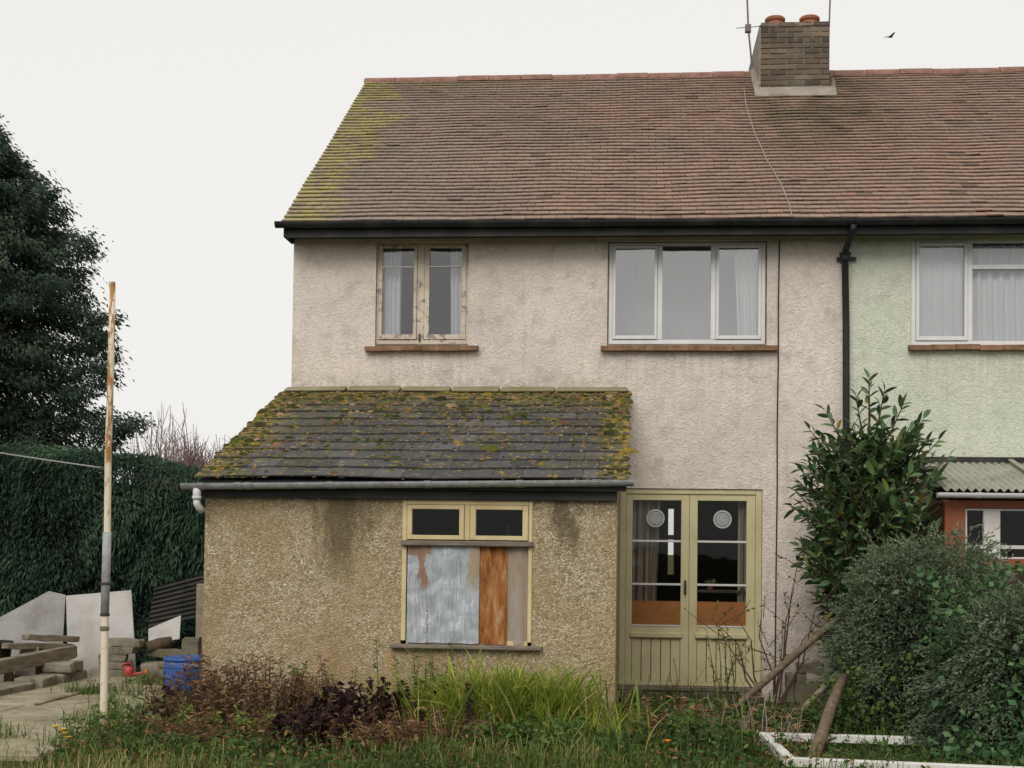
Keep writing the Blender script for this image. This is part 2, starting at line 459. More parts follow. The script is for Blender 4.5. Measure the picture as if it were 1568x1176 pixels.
MT = dict(
    cream=m_render('cream_roughcast', (.78, .70, .625), (.67, .60, .54), (.45, .385, .335)),
    green=m_render('green_roughcast', (.69, .715, .60), (.62, .65, .53), (.43, .455, .355)),
    pebble=m_pebble(), tile=m_tile(), slate=m_slate(), brick=m_brick(),
    mortar=m_concrete('lime_mortar', (.27, .245, .20), (.2, .18, .15), (.13, .125, .1)),
    flash=m_concrete('flashing_cement', (.27, .25, .17), (.2, .185, .1), (.22, .17, .035)),
    flaunch=m_concrete('chimney_render', (.33, .295, .245), (.25, .225, .19), (.15, .145, .1)),
    pot=m_plain('terracotta_pot', (.36, .13, .075), .8, .35, 14, .2),
    ridge=m_plain('ridge_clay', (.30, .165, .13), .9, .4, 9, .15),
    sill=m_plain('sill_tile_clay', (.30, .17, .10), .85, .5, 7, .2),
    black=m_plain('black_gloss_paint', (.012, .014, .015), .55, .3, 20, .35),
    greypvc=m_plain('grey_plastic', (.36, .37, .375), .5, .35, 20, .4),
    whitepvc=m_plain('white_plastic', (.68, .68, .68), .45, .08, 9, .4),
    offwhite=m_paint('old_white_paint', (.62, .60, .57), .03, (.34, .28, .22), .6, (.3, .27, .23), .25),
    peel=m_paint('peeling_cream_paint', (.60, .53, .43), .42, (.27, .23, .21), .8, (.32, .27, .22), .5),
    butter=m_paint('butter_paint', (.60, .49, .28), .16, (.34, .27, .18), .6, (.38, .29, .15), .4),
    doorp=m_paint('olive_cream_paint', (.53, .48, .285), .14, (.34, .3, .22), .55, (.36, .30, .15), .4),
    wwood=m_wood('weathered_wood', (.24, .2, .16), (.13, .105, .085), (.15, 1, 1)),
    barkwood=m_wood('bark', (.13, .095, .065), (.065, .048, .035), (1, 1, .3), 25),
    logwood=m_wood('grey_brown_bark', (.2, .145, .1), (.1, .072, .05), (1, 1, 1), 18),
    plank=m_wood('old_plank', (.26, .22, .16), (.15, .125, .09), (.3, .3, 1), 20),
    hardboard=m_wood('orange_hardboard', (.30, .125, .04), (.24, .098, .03), (.4, 1, 1), 14, .5),
    galv=m_galv(),
    rust=m_rust('rusted_sheet', [(.25, (.05, .02, .012)), (.40, (.18, .065, .022)), (.52, (.30, .12, .035)), (.62, (.36, .2, .09)), (.72, (.46, .4, .33))]),
    dull=m_rust('dull_sheet', [(.2, (.2, .13, .08)), (.5, (.3, .24, .18)), (.75, (.30, .3, .3))]),
    glass=m_glass('window_glass', .04), glass_up=m_glass('sky_lit_glass', .17), glass_dark=m_glass('dirty_glass', .0, (.85, .86, .84), .35),
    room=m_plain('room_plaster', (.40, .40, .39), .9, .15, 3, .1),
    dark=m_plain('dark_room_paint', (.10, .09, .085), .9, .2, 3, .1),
    net=m_curtain('net_curtain', (.82, .85, .88)),
    lace=m_curtain('grey_net', (.42, .44, .46)),
    stripe=m_curtain('striped_curtain', (.46, .43, .36), .9, (.36, .25, .21)),
    white_board=m_paint('white_board_paint', (.46, .445, .43), .08, (.27, .25, .23), .8, (.26, .24, .22), .6),  # white toned down, shade from hedge and house included in the colour
    white_frame=m_paint('dirty_white_frame', (.66, .65, .62), .1, (.42, .38, .32), .7, (.4, .36, .3), .45),
    conc=m_concrete('path_concrete', (.34, .30, .21), (.23, .205, .13), (.12, .115, .05)),
    block=m_concrete('old_block', (.27, .24, .19), (.17, .15, .115), (.09, .08, .055)),
    stone=m_concrete('mossy_stone', (.17, .15, .11), (.12, .11, .08), (.11, .1, .04)),
    ground=m_ground(),
    blue=m_paint('blue_plastic', (.018, .08, .32), .12, (.16, .2, .17), .45, (.04, .08, .16), .4, .4),
    red=m_plain('red_plastic', (.50, .06, .05), .45, .2, 9, .4),
    orange=m_plain('orange_plastic', (.62, .17, .04), .5, .2, 9, .35),
    binblack=m_plain('black_plastic', (.014, .016, .015), .55, .3, 9, .35),
    terracotta_wood=m_paint('red_brown_frame', (.27, .08, .034), .05, (.2, .09, .05), .6, (.16, .06, .03), .4),
    corr=m_concrete('corrugated_sheet_skin', (.38, .37, .33), (.30, .3, .24), (.2, .2, .11)),
    darkcorr=m_plain('dark_sheet_skin', (.035, .035, .035), .8, .3, 9, .2),
    tan=m_plain('tan_post_skin', (.27, .22, .16), .9, .3, 9, .15),
    wire=m_plain('wire_grey', (.30, .30, .29), .6, .2, 9, .3),
    cable=m_plain('cable_black', (.03, .025, .025), .7, .2, 9, .2),
    cablew=m_plain('cable_pale', (.33, .29, .27), .7, .2, 9, .2),
    pole=m_pole(),
    conifer=m_leaf('conifer_leaf', [(0, (.022, .036, .026)), (.5, (.046, .074, .05)), (1, (.095, .135, .085))], .2, .7, .15),
    hedge=m_leaf('hedge_leaf', [(0, (.010, .022, .015)), (.5, (.036, .074, .044)), (1, (.09, .155, .08))], .2, .65, .2),
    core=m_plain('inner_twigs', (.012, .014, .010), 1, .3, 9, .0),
    laurel=m_leaf('laurel_leaf', [(0, (.032, .07, .03)), (.6, (.075, .145, .058)), (.96, (.13, .22, .07)), (1, (.30, .24, .04))], .18, .38, .45),
    laureli=m_leaf('laurel_big_leaf', [(0, (.05, .10, .042)), (.55, (.095, .175, .068)), (.92, (.16, .26, .085)), (.98, (.2, .29, .08)), (1, (.40, .32, .06))], .18, .35, .5, True),
    greybush=m_leaf('box_leaf', [(0, (.026, .045, .024)), (.5, (.08, .118, .064)), (1, (.18, .22, .135))], .2, .65, .2),
    vine=m_leaf('vine_leaf', [(0, (.03, .08, .03)), (.6, (.075, .16, .06)), (1, (.16, .26, .10))], .25, .5, .3),
    grass=m_leaf('grass_blade', [(0, (.03, .065, .016)), (.45, (.08, .14, .03)), (.75, (.19, .22, .05)), (1, (.46, .37, .17))], .3, .6, .2),
    brightgrass=m_leaf('bright_blade', [(0, (.10, .17, .025)), (.5, (.26, .34, .05)), (.85, (.46, .46, .08)), (1, (.62, .52, .2))], .4, .55, .2),
    shaded_board=m_paint('shaded_white_board_paint', (.36, .35, .345), .1, (.2, .185, .17), .85, (.19, .175, .16), .7),  # board white darkened further: the hedge's shade is mixed into the colour
    infill=m_plain('dark_infill', (.06, .035, .028), .9, .3, 9, .1),
    strap=m_leaf('strap_leaf', [(0, (.11, .19, .025)), (.5, (.28, .36, .05)), (.85, (.46, .46, .08)), (1, (.62, .52, .22))], .4, .5, .3, True),
    brownleaf=m_leaf('dead_brown_leaf', [(0, (.06, .034, .018)), (.5, (.18, .10, .045)), (1, (.36, .23, .11))], .2, .8, .1),
    darkleaf=m_leaf('dead_dark_leaf', [(0, (.014, .008, .008)), (.6, (.04, .022, .02)), (1, (.11, .055, .035))], .15, .8, .1),
    weed=m_leaf('weed_leaf', [(0, (.04, .085, .026)), (.6, (.10, .17, .04)), (1, (.28, .29, .06))], .3, .6, .2),
    pinktwig=m_plain('pink_twig', (.26, .18, .17), .9, .3, 30, .1),
    twig=m_plain('twig_bark', (.10, .06, .05), .9, .3, 30, .1),
    greentwig=m_plain('green_stem', (.10, .12, .04), .8, .3, 30, .1),
    paletwig=m_plain('pale_twig', (.36, .29, .27), .9, .3, 30, .1),
    yellowf=m_plain('yellow_petal', (.75, .50, .02), .6, .15, 30, .2),
    orangef=m_plain('orange_petal', (.80, .27, .02), .6, .15, 30, .2),
    moss=m_leaf('roof_moss', [(0, (.03, .032, .012)), (.3, (.07, .075, .02)), (.5, (.13, .12, .03)), (.7, (.25, .17, .035)), (.85, (.13, .07, .04)), (1, (.28, .19, .13))], .0, .95, .05),
    metal=m_plain('dark_iron', (.04, .035, .03), .5, .3, 20, .4),
    aerial=m_plain('aerial_metal', (.16, .13, .14), .5, .3, 20, .4),
    vent=m_plain('vent_plastic', (.42, .42, .41), .5, .2, 20, .4),
)

# ------------------------------------------------------------------ mesh helper
ORG = {}


def tag(o, label=None, cat=None, group=None, kind=None):
    if label:
        o['label'] = label
    if cat:
        o['category'] = cat
    if group:
        o['group'] = group
    if kind:
        o['kind'] = kind
    return o


def thing(name, label, cat, loc=(0, 0, 0), group=None):
    o = bpy.data.objects.new(name, None)
    COL.objects.link(o)
    o.location = loc
    o.empty_display_size = .2
    ORG[o.name] = Vector(loc)
    return tag(o, label, cat, group)


def link(name, me, parent=None, org=None):
    o = bpy.data.objects.new(name, me)
    COL.objects.link(o)
    if parent is not None:
        o.parent = parent
        p = ORG.get(parent.name, Vector((0, 0, 0)))
    else:
        p = Vector((0, 0, 0))
    g = Vector(org) if org is not None else p
    o.location = g - p
    ORG[o.name] = g
    return o


class MB:
    def __init__(s):
        s.v, s.f, s.t = [], [], []

    def add(s, vs, fs, tint=.5):
        b = len(s.v)
        s.v += [tuple(q) for q in vs]
        s.f += [tuple(b + i for i in q) for q in fs]
        s.t += [tint] * len(fs)
        return s

    def hexa(s, p, tint=.5):      # 8 corners: bottom 0-3 ccw, top 4-7
        return s.add(p, [(3, 2, 1, 0), (4, 5, 6, 7), (0, 1, 5, 4), (1, 2, 6, 5), (2, 3, 7, 6), (3, 0, 4, 7)], tint)

    def box(s, x0, x1, y0, y1, z0, z1, tint=.5):
        return s.hexa([(x0, y0, z0), (x1, y0, z0), (x1, y1, z0), (x0, y1, z0), (x0, y0, z1), (x1, y0, z1), (x1, y1, z1), (x0, y1, z1)], tint)

    def obox(s, c, a, b, d, tint=.5):   # centre and three half-axis vectors
        c, a, b, d = Vector(c), Vector(a), Vector(b), Vector(d)
        return s.hexa([c - a - b - d, c + a - b - d, c + a + b - d, c - a + b - d, c - a - b + d, c + a - b + d, c + a + b + d, c - a + b + d], tint)

    def rough(s, c, a, b, d, amp=.012, n=4, tint=.5):
        c, a, b, d = Vector(c), Vector(a), Vector(b), Vector(d)
        for (u, v, w) in ((a, b, d), (b, a, -d), (b, d, a), (d, b, -a), (d, a, b), (a, d, -b)):
            base = len(s.v)
            for j in range(n + 1):
                for i in range(n + 1):
                    p = c + w + u * (2 * i / n - 1) + v * (2 * j / n - 1)
                    e = (1 if i in (0, n) else 0) + (1 if j in (0, n) else 0)
                    q = p * 9.0
                    k = Vector((mnoise.noise(q), mnoise.noise(q + Vector((7, 3, 1))), mnoise.noise(q + Vector((2, 9, 5))))) * amp
                    p = p + k + (c - p) * (.025 * e + (.05 * max(0, mnoise.noise(q * .7 + Vector((4, 4, 4)))) if e else 0))
                    s.v.append(tuple(p))
            for j in range(n):
                for i in range(n):
                    s.f.append((base + j * (n + 1) + i, base + j * (n + 1) + i + 1, base + (j + 1) * (n + 1) + i + 1, base + (j + 1) * (n + 1) + i))
                    s.t.append(tint)
        return s

    def tube(s, pts, rad, n=8, tint=.5, caps=True):
        pts = [Vector(p) for p in pts]
        if not isinstance(rad, (list, tuple)):
            rad = [rad] * len(pts)
        rings = []
        base = len(s.v)
        ref = None
        for i, p in enumerate(pts):
            d = (pts[min(i + 1, len(pts) - 1)] - pts[max(i - 1, 0)]).normalized()
            if ref is None:
                ref = Vector((1, 0, 0)) if abs(d.x) < .8 else Vector((0, 1, 0))
            a = (ref - d * ref.dot(d)).normalized()
            ref = a
            b = d.cross(a)
            for k in range(n):
                w = 2 * math.pi * k / n
                s.v.append(tuple(p + (a * math.cos(w) + b * math.sin(w)) * rad[i]))
        m = len(pts)
        for i in range(m - 1):
            for k in range(n):
                q = (k + 1) % n
                s.f.append((base + i * n + k, base + i * n + q, base + (i + 1) * n + q, base + (i + 1) * n + k))
                s.t.append(tint)
        if caps:
            s.f.append(tuple(base + k for k in reversed(range(n))))
            s.f.append(tuple(base + (m - 1) * n + k for k in range(n)))
            s.t += [tint, tint]
        return s

    def lathe(s, c, prof, n=20, tint=.5):       # prof: (r, z) from bottom to top, closed shape
        base = len(s.v)
        for r_, z in prof:
            for k in range(n):
                w = 2 * math.pi * k / n
                s.v.append((c[0] + r_ * math.cos(w), c[1] + r_ * math.sin(w), c[2] + z))
        for i in range(len(prof) - 1):
            for k in range(n):
                q = (k + 1) % n
                s.f.append((base + i * n + k, base + i * n + q, base + (i + 1) * n + q, base + (i + 1) * n + k))
                s.t.append(tint)
        s.f.append(tuple(base + k for k in reversed(range(n))))
        s.f.append(tuple(base + (len(prof) - 1) * n + k for k in range(n)))
        s.t += [tint, tint]
        return s

    def prism_x(s, prof, x0, x1, tint=.5):      # closed profile of (y, z), extruded along x
        n = len(prof)
        vs = [(x0, y, z) for y, z in prof] + [(x1, y, z) for y, z in prof]
        fs = [(i, (i + 1) % n, n + (i + 1) % n, n + i) for i in range(n)]
        fs += [tuple(reversed(range(n))), tuple(range(n, 2 * n))]
        return s.add(vs, fs, tint)

    def prism_y(s, prof, y0, y1, tint=.5):      # closed profile of (x, z), extruded along y
        n = len(prof)
        vs = [(x, y0, z) for x, z in prof] + [(x, y1, z) for x, z in prof]
        fs = [(i, (i + 1) % n, n + (i + 1) % n, n + i) for i in range(n)]
        fs += [tuple(reversed(range(n))), tuple(range(n, 2 * n))]
        return s.add(vs, fs, tint)

    def wall(s, x0, x1, z0, z1, y0, y1, holes):
        xs = sorted({x0, x1, *[h[0] for h in holes], *[h[1] for h in holes]})
        zs = sorted({z0, z1, *[h[2] for h in holes], *[h[3] for h in holes]})
        xs = [x for x in xs if x0 <= x <= x1]
        zs = [z for z in zs if z0 <= z <= z1]

        def solid(i, j):
            if i < 0 or j < 0 or i >= len(xs) - 1 or j >= len(zs) - 1:
                return False
            cx, cz = (xs[i] + xs[i + 1]) / 2, (zs[j] + zs[j + 1]) / 2
            return not any(h[0] < cx < h[1] and h[2] < cz < h[3] for h in holes)
        for i in range(len(xs) - 1):
            for j in range(len(zs) - 1):
                if not solid(i, j):
                    continue
                a, b, c, d = xs[i], xs[i + 1], zs[j], zs[j + 1]
                s.add([(a, y0, c), (b, y0, c), (b, y0, d), (a, y0, d)], [(0, 1, 2, 3)])
                s.add([(a, y1, c), (b, y1, c), (b, y1, d), (a, y1, d)], [(3, 2, 1, 0)])
                if not solid(i - 1, j):
                    s.add([(a, y0, c), (a, y0, d), (a, y1, d), (a, y1, c)], [(0, 1, 2, 3)])
                if not solid(i + 1, j):
                    s.add([(b, y0, c), (b, y1, c), (b, y1, d), (b, y0, d)], [(0, 1, 2, 3)])
                if not solid(i, j - 1):
                    s.add([(a, y0, c), (a, y1, c), (b, y1, c), (b, y0, c)], [(0, 1, 2, 3)])
                if not solid(i, j + 1):
                    s.add([(a, y0, d), (b, y0, d), (b, y1, d), (a, y1, d)], [(0, 1, 2, 3)])
        return s

    def build(s, name, mat, parent=None, smooth=False, bevel=0, org=None, recalc=False):
        me = bpy.data.meshes.new(name)
        if org is None:
            org = ORG.get(parent.name, Vector((0, 0, 0))) if parent is not None else None
        if org is None:
            a = np.array(s.v)
            org = Vector((float(a[:, 0].mean()), float(a[:, 1].mean()), float(a[:, 2].min())))
        o_ = Vector(org)
        me.from_pydata([(x - o_.x, y - o_.y, z - o_.z) for x, y, z in s.v], [], s.f)
        at = me.attributes.new('tint', 'FLOAT', 'FACE')
        at.data.foreach_set('value', np.array(s.t, dtype=np.float32))
        if smooth:
            me.polygons.foreach_set('use_smooth', np.ones(len(s.f), dtype=bool))
        me.materials.append(MT[mat] if isinstance(mat, str) else mat)
        ob = link(name, me, parent, o_)
        if bevel:
            md = ob.modifiers.new('bevel', 'BEVEL')
            md.width = bevel
            md.segments = 1
            md.limit_method = 'ANGLE'
        return ob


def part(name, mat, parent, *boxes, bevel=0, **kw):
    m = MB()
    for b in boxes:
        m.box(*b)
    return m.build(name, mat, parent, bevel=bevel, **kw)


def leafmesh(name, Cn, D, Ln, Wd, tint, mat, parent=None, fold=.25, org=None, droop=0.0):
    """one mesh of many four-pointed folded leaves"""
    n = len(Cn)
    D = D / np.linalg.norm(D, axis=1, keepdims=True)
    rnd = rng.normal(size=(n, 3))
    S = np.cross(D, rnd)
    S /= np.linalg.norm(S, axis=1, keepdims=True) + 1e-9
    U = np.cross(S, D)
    L_, W_ = Ln[:, None], Wd[:, None]
    b = Cn
    tip = Cn + D * L_
    tip[:, 2] -= droop * Ln
    mid = Cn + D * L_ * .45 - U * W_ * fold
    l = Cn + D * L_ * .45 - S * W_ * .5
    r = Cn + D * L_ * .45 + S * W_ * .5
    V = np.stack([b, l, tip, r, mid], 1).reshape(-1, 3)
    if org is None:
        org = ORG.get(parent.name, Vector((0, 0, 0))) if parent is not None else Vector((float(V[:, 0].mean()), float(V[:, 1].mean()), float(V[:, 2].min())))
    V = (V - np.array(org)).astype(np.float32)
    base = np.arange(n, dtype=np.int32)[:, None] * 5
    F = np.concatenate([base + 0, base + 1, base + 4, base + 1, base + 2, base + 4, base + 2, base + 3, base + 4, base + 3, base + 0, base + 4], 1).reshape(-1)
    me = bpy.data.meshes.new(name)
    me.vertices.add(n * 5)
    me.vertices.foreach_set('co', V.reshape(-1))
    me.loops.add(len(F))
    me.loops.foreach_set('vertex_index', F)
    me.polygons.add(n * 4)
    me.polygons.foreach_set('loop_start', np.arange(0, n * 12, 3, dtype=np.int32))
    me.update(calc_edges=True)
    at = me.attributes.new('tint', 'FLOAT', 'FACE')
    at.data.foreach_set('value', np.repeat(np.clip(tint, 0, 1), 4).astype(np.float32))
    me.materials.append(MT[mat])
    return link(name, me, parent, org)


def blades(name, B, Hh, lean, Wd, tint, mat, parent=None, org=None):
    """curved grass blades: root, two side pairs and a tip"""
    n = len(B)
    az = rng.uniform(0, 2 * np.pi, n)
    dx = np.stack([np.cos(az), np.sin(az), np.zeros(n)], 1)
    sx = np.stack([-np.sin(az + rng.normal(0, .6, n)), np.cos(az), np.zeros(n)], 1)
    up_ = np.array([0, 0, 1.])
    H_, W_, Le = Hh[:, None], Wd[:, None], lean[:, None]
    p0 = B
    p1 = B + up_ * H_ * .5 + dx * Le * H_ * .18
    p2 = B + up_ * H_ * .85 + dx * Le * H_ * .55
    p3 = B + up_ * H_ * (1.0 - .25 * Le) + dx * Le * H_ * 1.0
    V = np.stack([p0 - sx * W_ * .5, p0 + sx * W_ * .5, p1 - sx * W_ * .5, p1 + sx * W_ * .5, p2 - sx * W_ * .35, p2 + sx * W_ * .35, p3], 1).reshape(-1, 3)
    if org is None:
        org = ORG.get(parent.name, Vector((0, 0, 0))) if parent is not None else Vector((0, 0, 0))
    V = (V - np.array(org)).astype(np.float32)
    base = np.arange(n, dtype=np.int32)[:, None] * 7
    F = np.concatenate([base + k for k in (0, 1, 3, 0, 3, 2, 2, 3, 5, 2, 5, 4, 4, 5, 6)], 1).reshape(-1)
    me = bpy.data.meshes.new(name)
    me.vertices.add(n * 7)
    me.vertices.foreach_set('co', V.reshape(-1))
    me.loops.add(len(F))
    me.loops.foreach_set('vertex_index', F)
    me.polygons.add(n * 5)
    me.polygons.foreach_set('loop_start', np.arange(0, n * 15, 3, dtype=np.int32))
    me.update(calc_edges=True)
    at = me.attributes.new('tint', 'FLOAT', 'FACE')
    at.data.foreach_set('value', np.repeat(np.clip(tint, 0, 1), 5).astype(np.float32))
    me.materials.append(MT[mat])
    return link(name, me, parent, org)


def nz(x, y, z=0.0):
    return mnoise.noise(Vector((x, y, z)))


# ================================================================== the setting
def axis_coords(lo, hi, step, far):
    c = list(np.arange(lo, hi + 1e-6, step))
    d, a, b = step, lo, hi
    while a > -far:
        d *= 1.6
        a -= d
        b += d
        c = [a] + c + [b]
    return c


gx, gy = axis_coords(-10, 7, .25, 420), axis_coords(-7, 4, .25, 420)
m = MB()
for y in gy:
    for x in gx:
        h = 0.0
        if -10 < x < 7 and -7 < y < 4:
            h = .025 * nz(x * 1.3, y * 1.3) + .02 * nz(x * 3.1, y * 3.1, 4)
            if x < -3.9 and y < 1.2:
                h -= .03
        m.v.append((x, y, h))
W_ = len(gx)
for j in range(len(gy) - 1):
    for i in range(W_ - 1):
        m.f.append((j * W_ + i, j * W_ + i + 1, (j + 1) * W_ + i + 1, (j + 1) * W_ + i))
        m.t.append(.5)
tag(m.build('ground', 'ground', None, smooth=True, org=(0, 0, 0)), kind='structure')

path = thing('concrete_path', 'worn tan concrete path beside the extension', None)
path['kind'] = 'structure'
ys = [-5.05, -4.12, -3.2, -1.95, -.75, .35, 1.5]
for j in range(len(ys) - 1):
    xs = [-8.6, -7.4 + .2 * (j % 2), -5.75 + .35 * nz(j, 3.3), -4.35 + .12 * nz(j, 9.1)]
    if j >= 3:
        xs[-1] = -4.6
    for i in range(3):
        z1 = .018 + .018 * random.random()
        mm = MB().hexa([(xs[i] + .012, ys[j] + .012, -.08), (xs[i + 1] - .012, ys[j] + .012, -.08), (xs[i + 1] - .012, ys[j + 1] - .012, -.08), (xs[i] + .012, ys[j + 1] - .012, -.08),
                        (xs[i] + .012, ys[j] + .012, z1), (xs[i + 1] - .012, ys[j] + .012, z1 + .01 * random.random()), (xs[i + 1] - .012, ys[j + 1] - .012, z1 + .012 * random.random()), (xs[i] + .012, ys[j + 1] - .012, z1)])
        mm.build('slab', 'conc', path, bevel=.012)

# ================================================================== the main pair of houses
XL, XP, XR = -3.74, 2.285, 8.3          # gable wall, party line, far gable
YB = 8.7
EY, EZ, RY, RZ = -.30, 5.10, 4.35, 8.19
ANG = math.atan2(RZ - EZ, RY - EY)
CU, SU = math.cos(ANG), math.sin(ANG)


def roofpt(x, s, h):
    sag = .018 * nz(x * .55, s * .5, 2) + .010 * nz(x * 1.7, s * 1.2, 7)
    h += sag
    return (x, EY + CU * s - SU * h, EZ + SU * s + CU * h)


house = thing('semi_detached_house', 'cream roughcast half of the semi-detached pair, with mossy red tiled roof and brick chimney', 'house', (XL, 0, 0))
neigh = thing('semi_detached_house', 'pale green roughcast house at the right edge, right of the black downpipe', 'house', (XP, 0, 0))

H_WL = (-2.815, -1.788, 3.815, 4.945)
H_WB = (-.272, 1.437, 3.815, 4.945)
H_DR = (-.115, 1.405, .11, 2.265)
H_BK = (.62, .74, 1.2, 2.3)
m = MB().wall(XL, XP, 0, 5.12, 0, .24, [H_WL, H_WB, H_DR])
m.prism_x([(.24, 0), (YB - .24, 0), (YB - .24, 5.12), (RY, RZ - .12), (.24, 5.47 - .1)], XL, XL + .22)
front = m.build('wall', 'cream', house)
m = MB().wall(XL, XP, 0, 5.12, YB - .24, YB, [H_BK])
m.build('rear_wall', 'cream', house)
# neighbour walls
H_NW = (2.95, 5.32, 3.81, 4.945)
m = MB().wall(XP, XR, 0, 5.12, 0, .24, [H_NW])
m.prism_x([(.24, 0), (YB - .24, 0), (YB - .24, 5.12), (RY, RZ - .12), (.24, 5.47 - .1)], XR - .22, XR)
m.build('wall', 'green', neigh)
MB().wall(XP, XR, 0, 5.12, YB - .24, YB, []).build('rear_wall', 'green', neigh)


def room(parent, x0, x1, y0, y1, z0, z1, mat, hole=None):
    m = MB()
    m.add([(x0, y0, z0), (x1, y0, z0), (x1, y1, z0), (x0, y1, z0)], [(0, 1, 2, 3)])
    m.add([(x0, y0, z1), (x1, y0, z1), (x1, y1, z1), (x0, y1, z1)], [(3, 2, 1, 0)])
    m.add([(x0, y0, z0), (x0, y1, z0), (x0, y1, z1), (x0, y0, z1)], [(0, 1, 2, 3)])
    m.add([(x1, y0, z0), (x1, y1, z0), (x1, y1, z1), (x1, y0, z1)], [(3, 2, 1, 0)])
    m.wall(x0, x1, z0, z1, y1, y1 + .02, [hole] if hole else [])
    return m.build('interior', mat, parent)


room(house, -3.45, -1.25, .25, 3.4, 2.75, 4.98, 'room')
room(house, -1.15, 2.2, .25, 3.6, 2.75, 4.98, 'room')
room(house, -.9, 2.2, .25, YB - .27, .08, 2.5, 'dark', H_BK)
room(neigh, 2.4, 6.2, .25, 3.6, 2.75, 4.98, 'room')
part('rear_window', 'offwhite', house, (.62, .635, YB - .14, YB - .08, 1.2, 2.3), (.725, .74, YB - .14, YB - .08, 1.2, 2.3), (.635, .725, YB - .14, YB - .08, 1.78, 1.86))


# ---- roofs
def roof(parent, x0, x1, inview):
    m = MB()
    a = roofpt(x0, 0, -.03)
    m.prism_x([(EY + .01, EZ - .03), (RY, RZ - .06), (2 * RY - EY, EZ - .03), (2 * RY - EY, EZ - .1), (RY, RZ - .14), (EY + .01, EZ - .1)], x0 + .02, x1)
    rf = m.build('roof', 'darkcorr', parent)
    # the hidden rear slope is one tiled sheet
    m = MB()
    m.add([(x0, RY, RZ), (x1, RY, RZ), (x1, 2 * RY - EY + .1, EZ - .02), (x0, 2 * RY - EY + .1, EZ - .02)], [(0, 1, 2, 3)], .5)
    m.build('rear_slope', 'tile', rf)
    W, NC = .1655, 45
    slope = math.hypot(RY - EY, RZ - EZ) - .03
    ex = slope / NC
    items = []
    for c in range(NC):
        off = (W / 2 if c % 2 else 0)
        k0 = int(math.floor((x0 - XL - .1) / W)) - 1
        for k in range(k0, k0 + 90):
            xa = XL - .055 + k * W - off
            xb = xa + W
            if not (x0 - .06 <= (xa + xb) / 2 < x1):
                continue
            if xa < XL - .06:
                xa = XL - .06
            if xb > x1 and x1 > XP + 1:
                xb = x1
            items.append((c, xa, xb))
    single, rest = [], MB()
    n1 = 0
    for c, xa, xb in items:
        s0 = c * ex - (.05 if c == 0 else .03)
        s1 = s0 + ex + .06
        cx = (xa + xb) / 2
        t = .45 + .12 * random.gauss(0, 1) + .18 * nz(cx * .5, c * .09, 1)
        if random.random() < .006:
            t = .05
        if random.random() < .012:
            t = .97
        if cx < -3.1 and 20 <= c <= 22:
            t = .99                                     # three courses relaid with new tiles at the verge
        if cx < -2.2 and c >= NC - 1:
            t = .95
        t = min(1, max(.0, t))
        lift = .034 + .003 * random.random() + (.006 if random.random() < .012 else 0)
        dy = .0025 * random.gauss(0, 1)
        sk = .0018 * random.gauss(0, 1)
        g = .0022
        P = roofpt
        th = .014
        pts = [P(xa + g, s0 + dy + sk, lift), P(xb - g, s0 + dy - sk, lift + .003 * random.gauss(0, 1)), P(xb - g, s1, .004), P(xa + g, s1, .004),
               P(xa + g, s0 + dy + sk, lift + th), P(xb - g, s0 + dy - sk, lift + th), P(xb - g, s1, .004 + th), P(xa + g, s1, .004 + th)]
        if inview(cx) and n1 < 300:
            MB().hexa(pts, t).build('tile', 'tile', rf)
            n1 += 1
        else:
            rest.hexa(pts, t)
    tag(rest.build('tiling', 'tile', rf), kind='stuff')
    # ridge tiles
    k = 0
    x = x0 - (.05 if x0 < -3 else 0)
    while x < x1 - .05:
        xe = min(x + .445, x1)
        dz = .012 * nz(x * .7, 3.3) + random.gauss(0, .004)
        pr = []
        for i in range(9):
            w = math.pi * (.04 + .92 * i / 8)
            pr.append((RY - .125 * math.cos(w), RZ - .045 + dz + .115 * math.sin(w)))
        for i in range(9):
            w = math.pi * (.96 - .92 * i / 8)
            pr.append((RY - .105 * math.cos(w), RZ - .045 + dz + .095 * math.sin(w)))
        MB().prism_x(pr, x + .004, xe - .004).build('ridge_tile', 'ridge', rf)
        x = xe
    m = MB()
    m.prism_x([(RY - .13, RZ - .07), (RY - .02, RZ + .05), (RY + .02, RZ + .05), (RY + .13, RZ - .07)], x0, x1)
    m.build('ridge_mortar', 'mortar', rf)
    return rf


rf1 = roof(house, XL - .03, XP, lambda x: True)
rf2 = roof(neigh, XP, XR, lambda x: x < 4.75)

# verge board and boxed end at the gable
m = MB()
for i in range(18):
    sa, sb = i * 5.58 / 18, (i + 1) * 5.58 / 18
    p = [roofpt(XL - .045, sa, -.06), roofpt(XL + .03, sa, -.06), roofpt(XL + .03, sb, -.06), roofpt(XL - .045, sb, -.06), roofpt(XL - .045, sa, .028), roofpt(XL + .03, sa, .028), roofpt(XL + .03, sb, .028), roofpt(XL - .045, sb, .028)]
    m.hexa(p)
m.build('verge_mortar', 'mortar', house)
MB().prism_x([(EY + .02, EZ - .13), (RY, RZ - .17), (RY, RZ - .03), (EY + .02, EZ - .03)], XL - .035, XL - .005).build('verge_board', 'black', house)


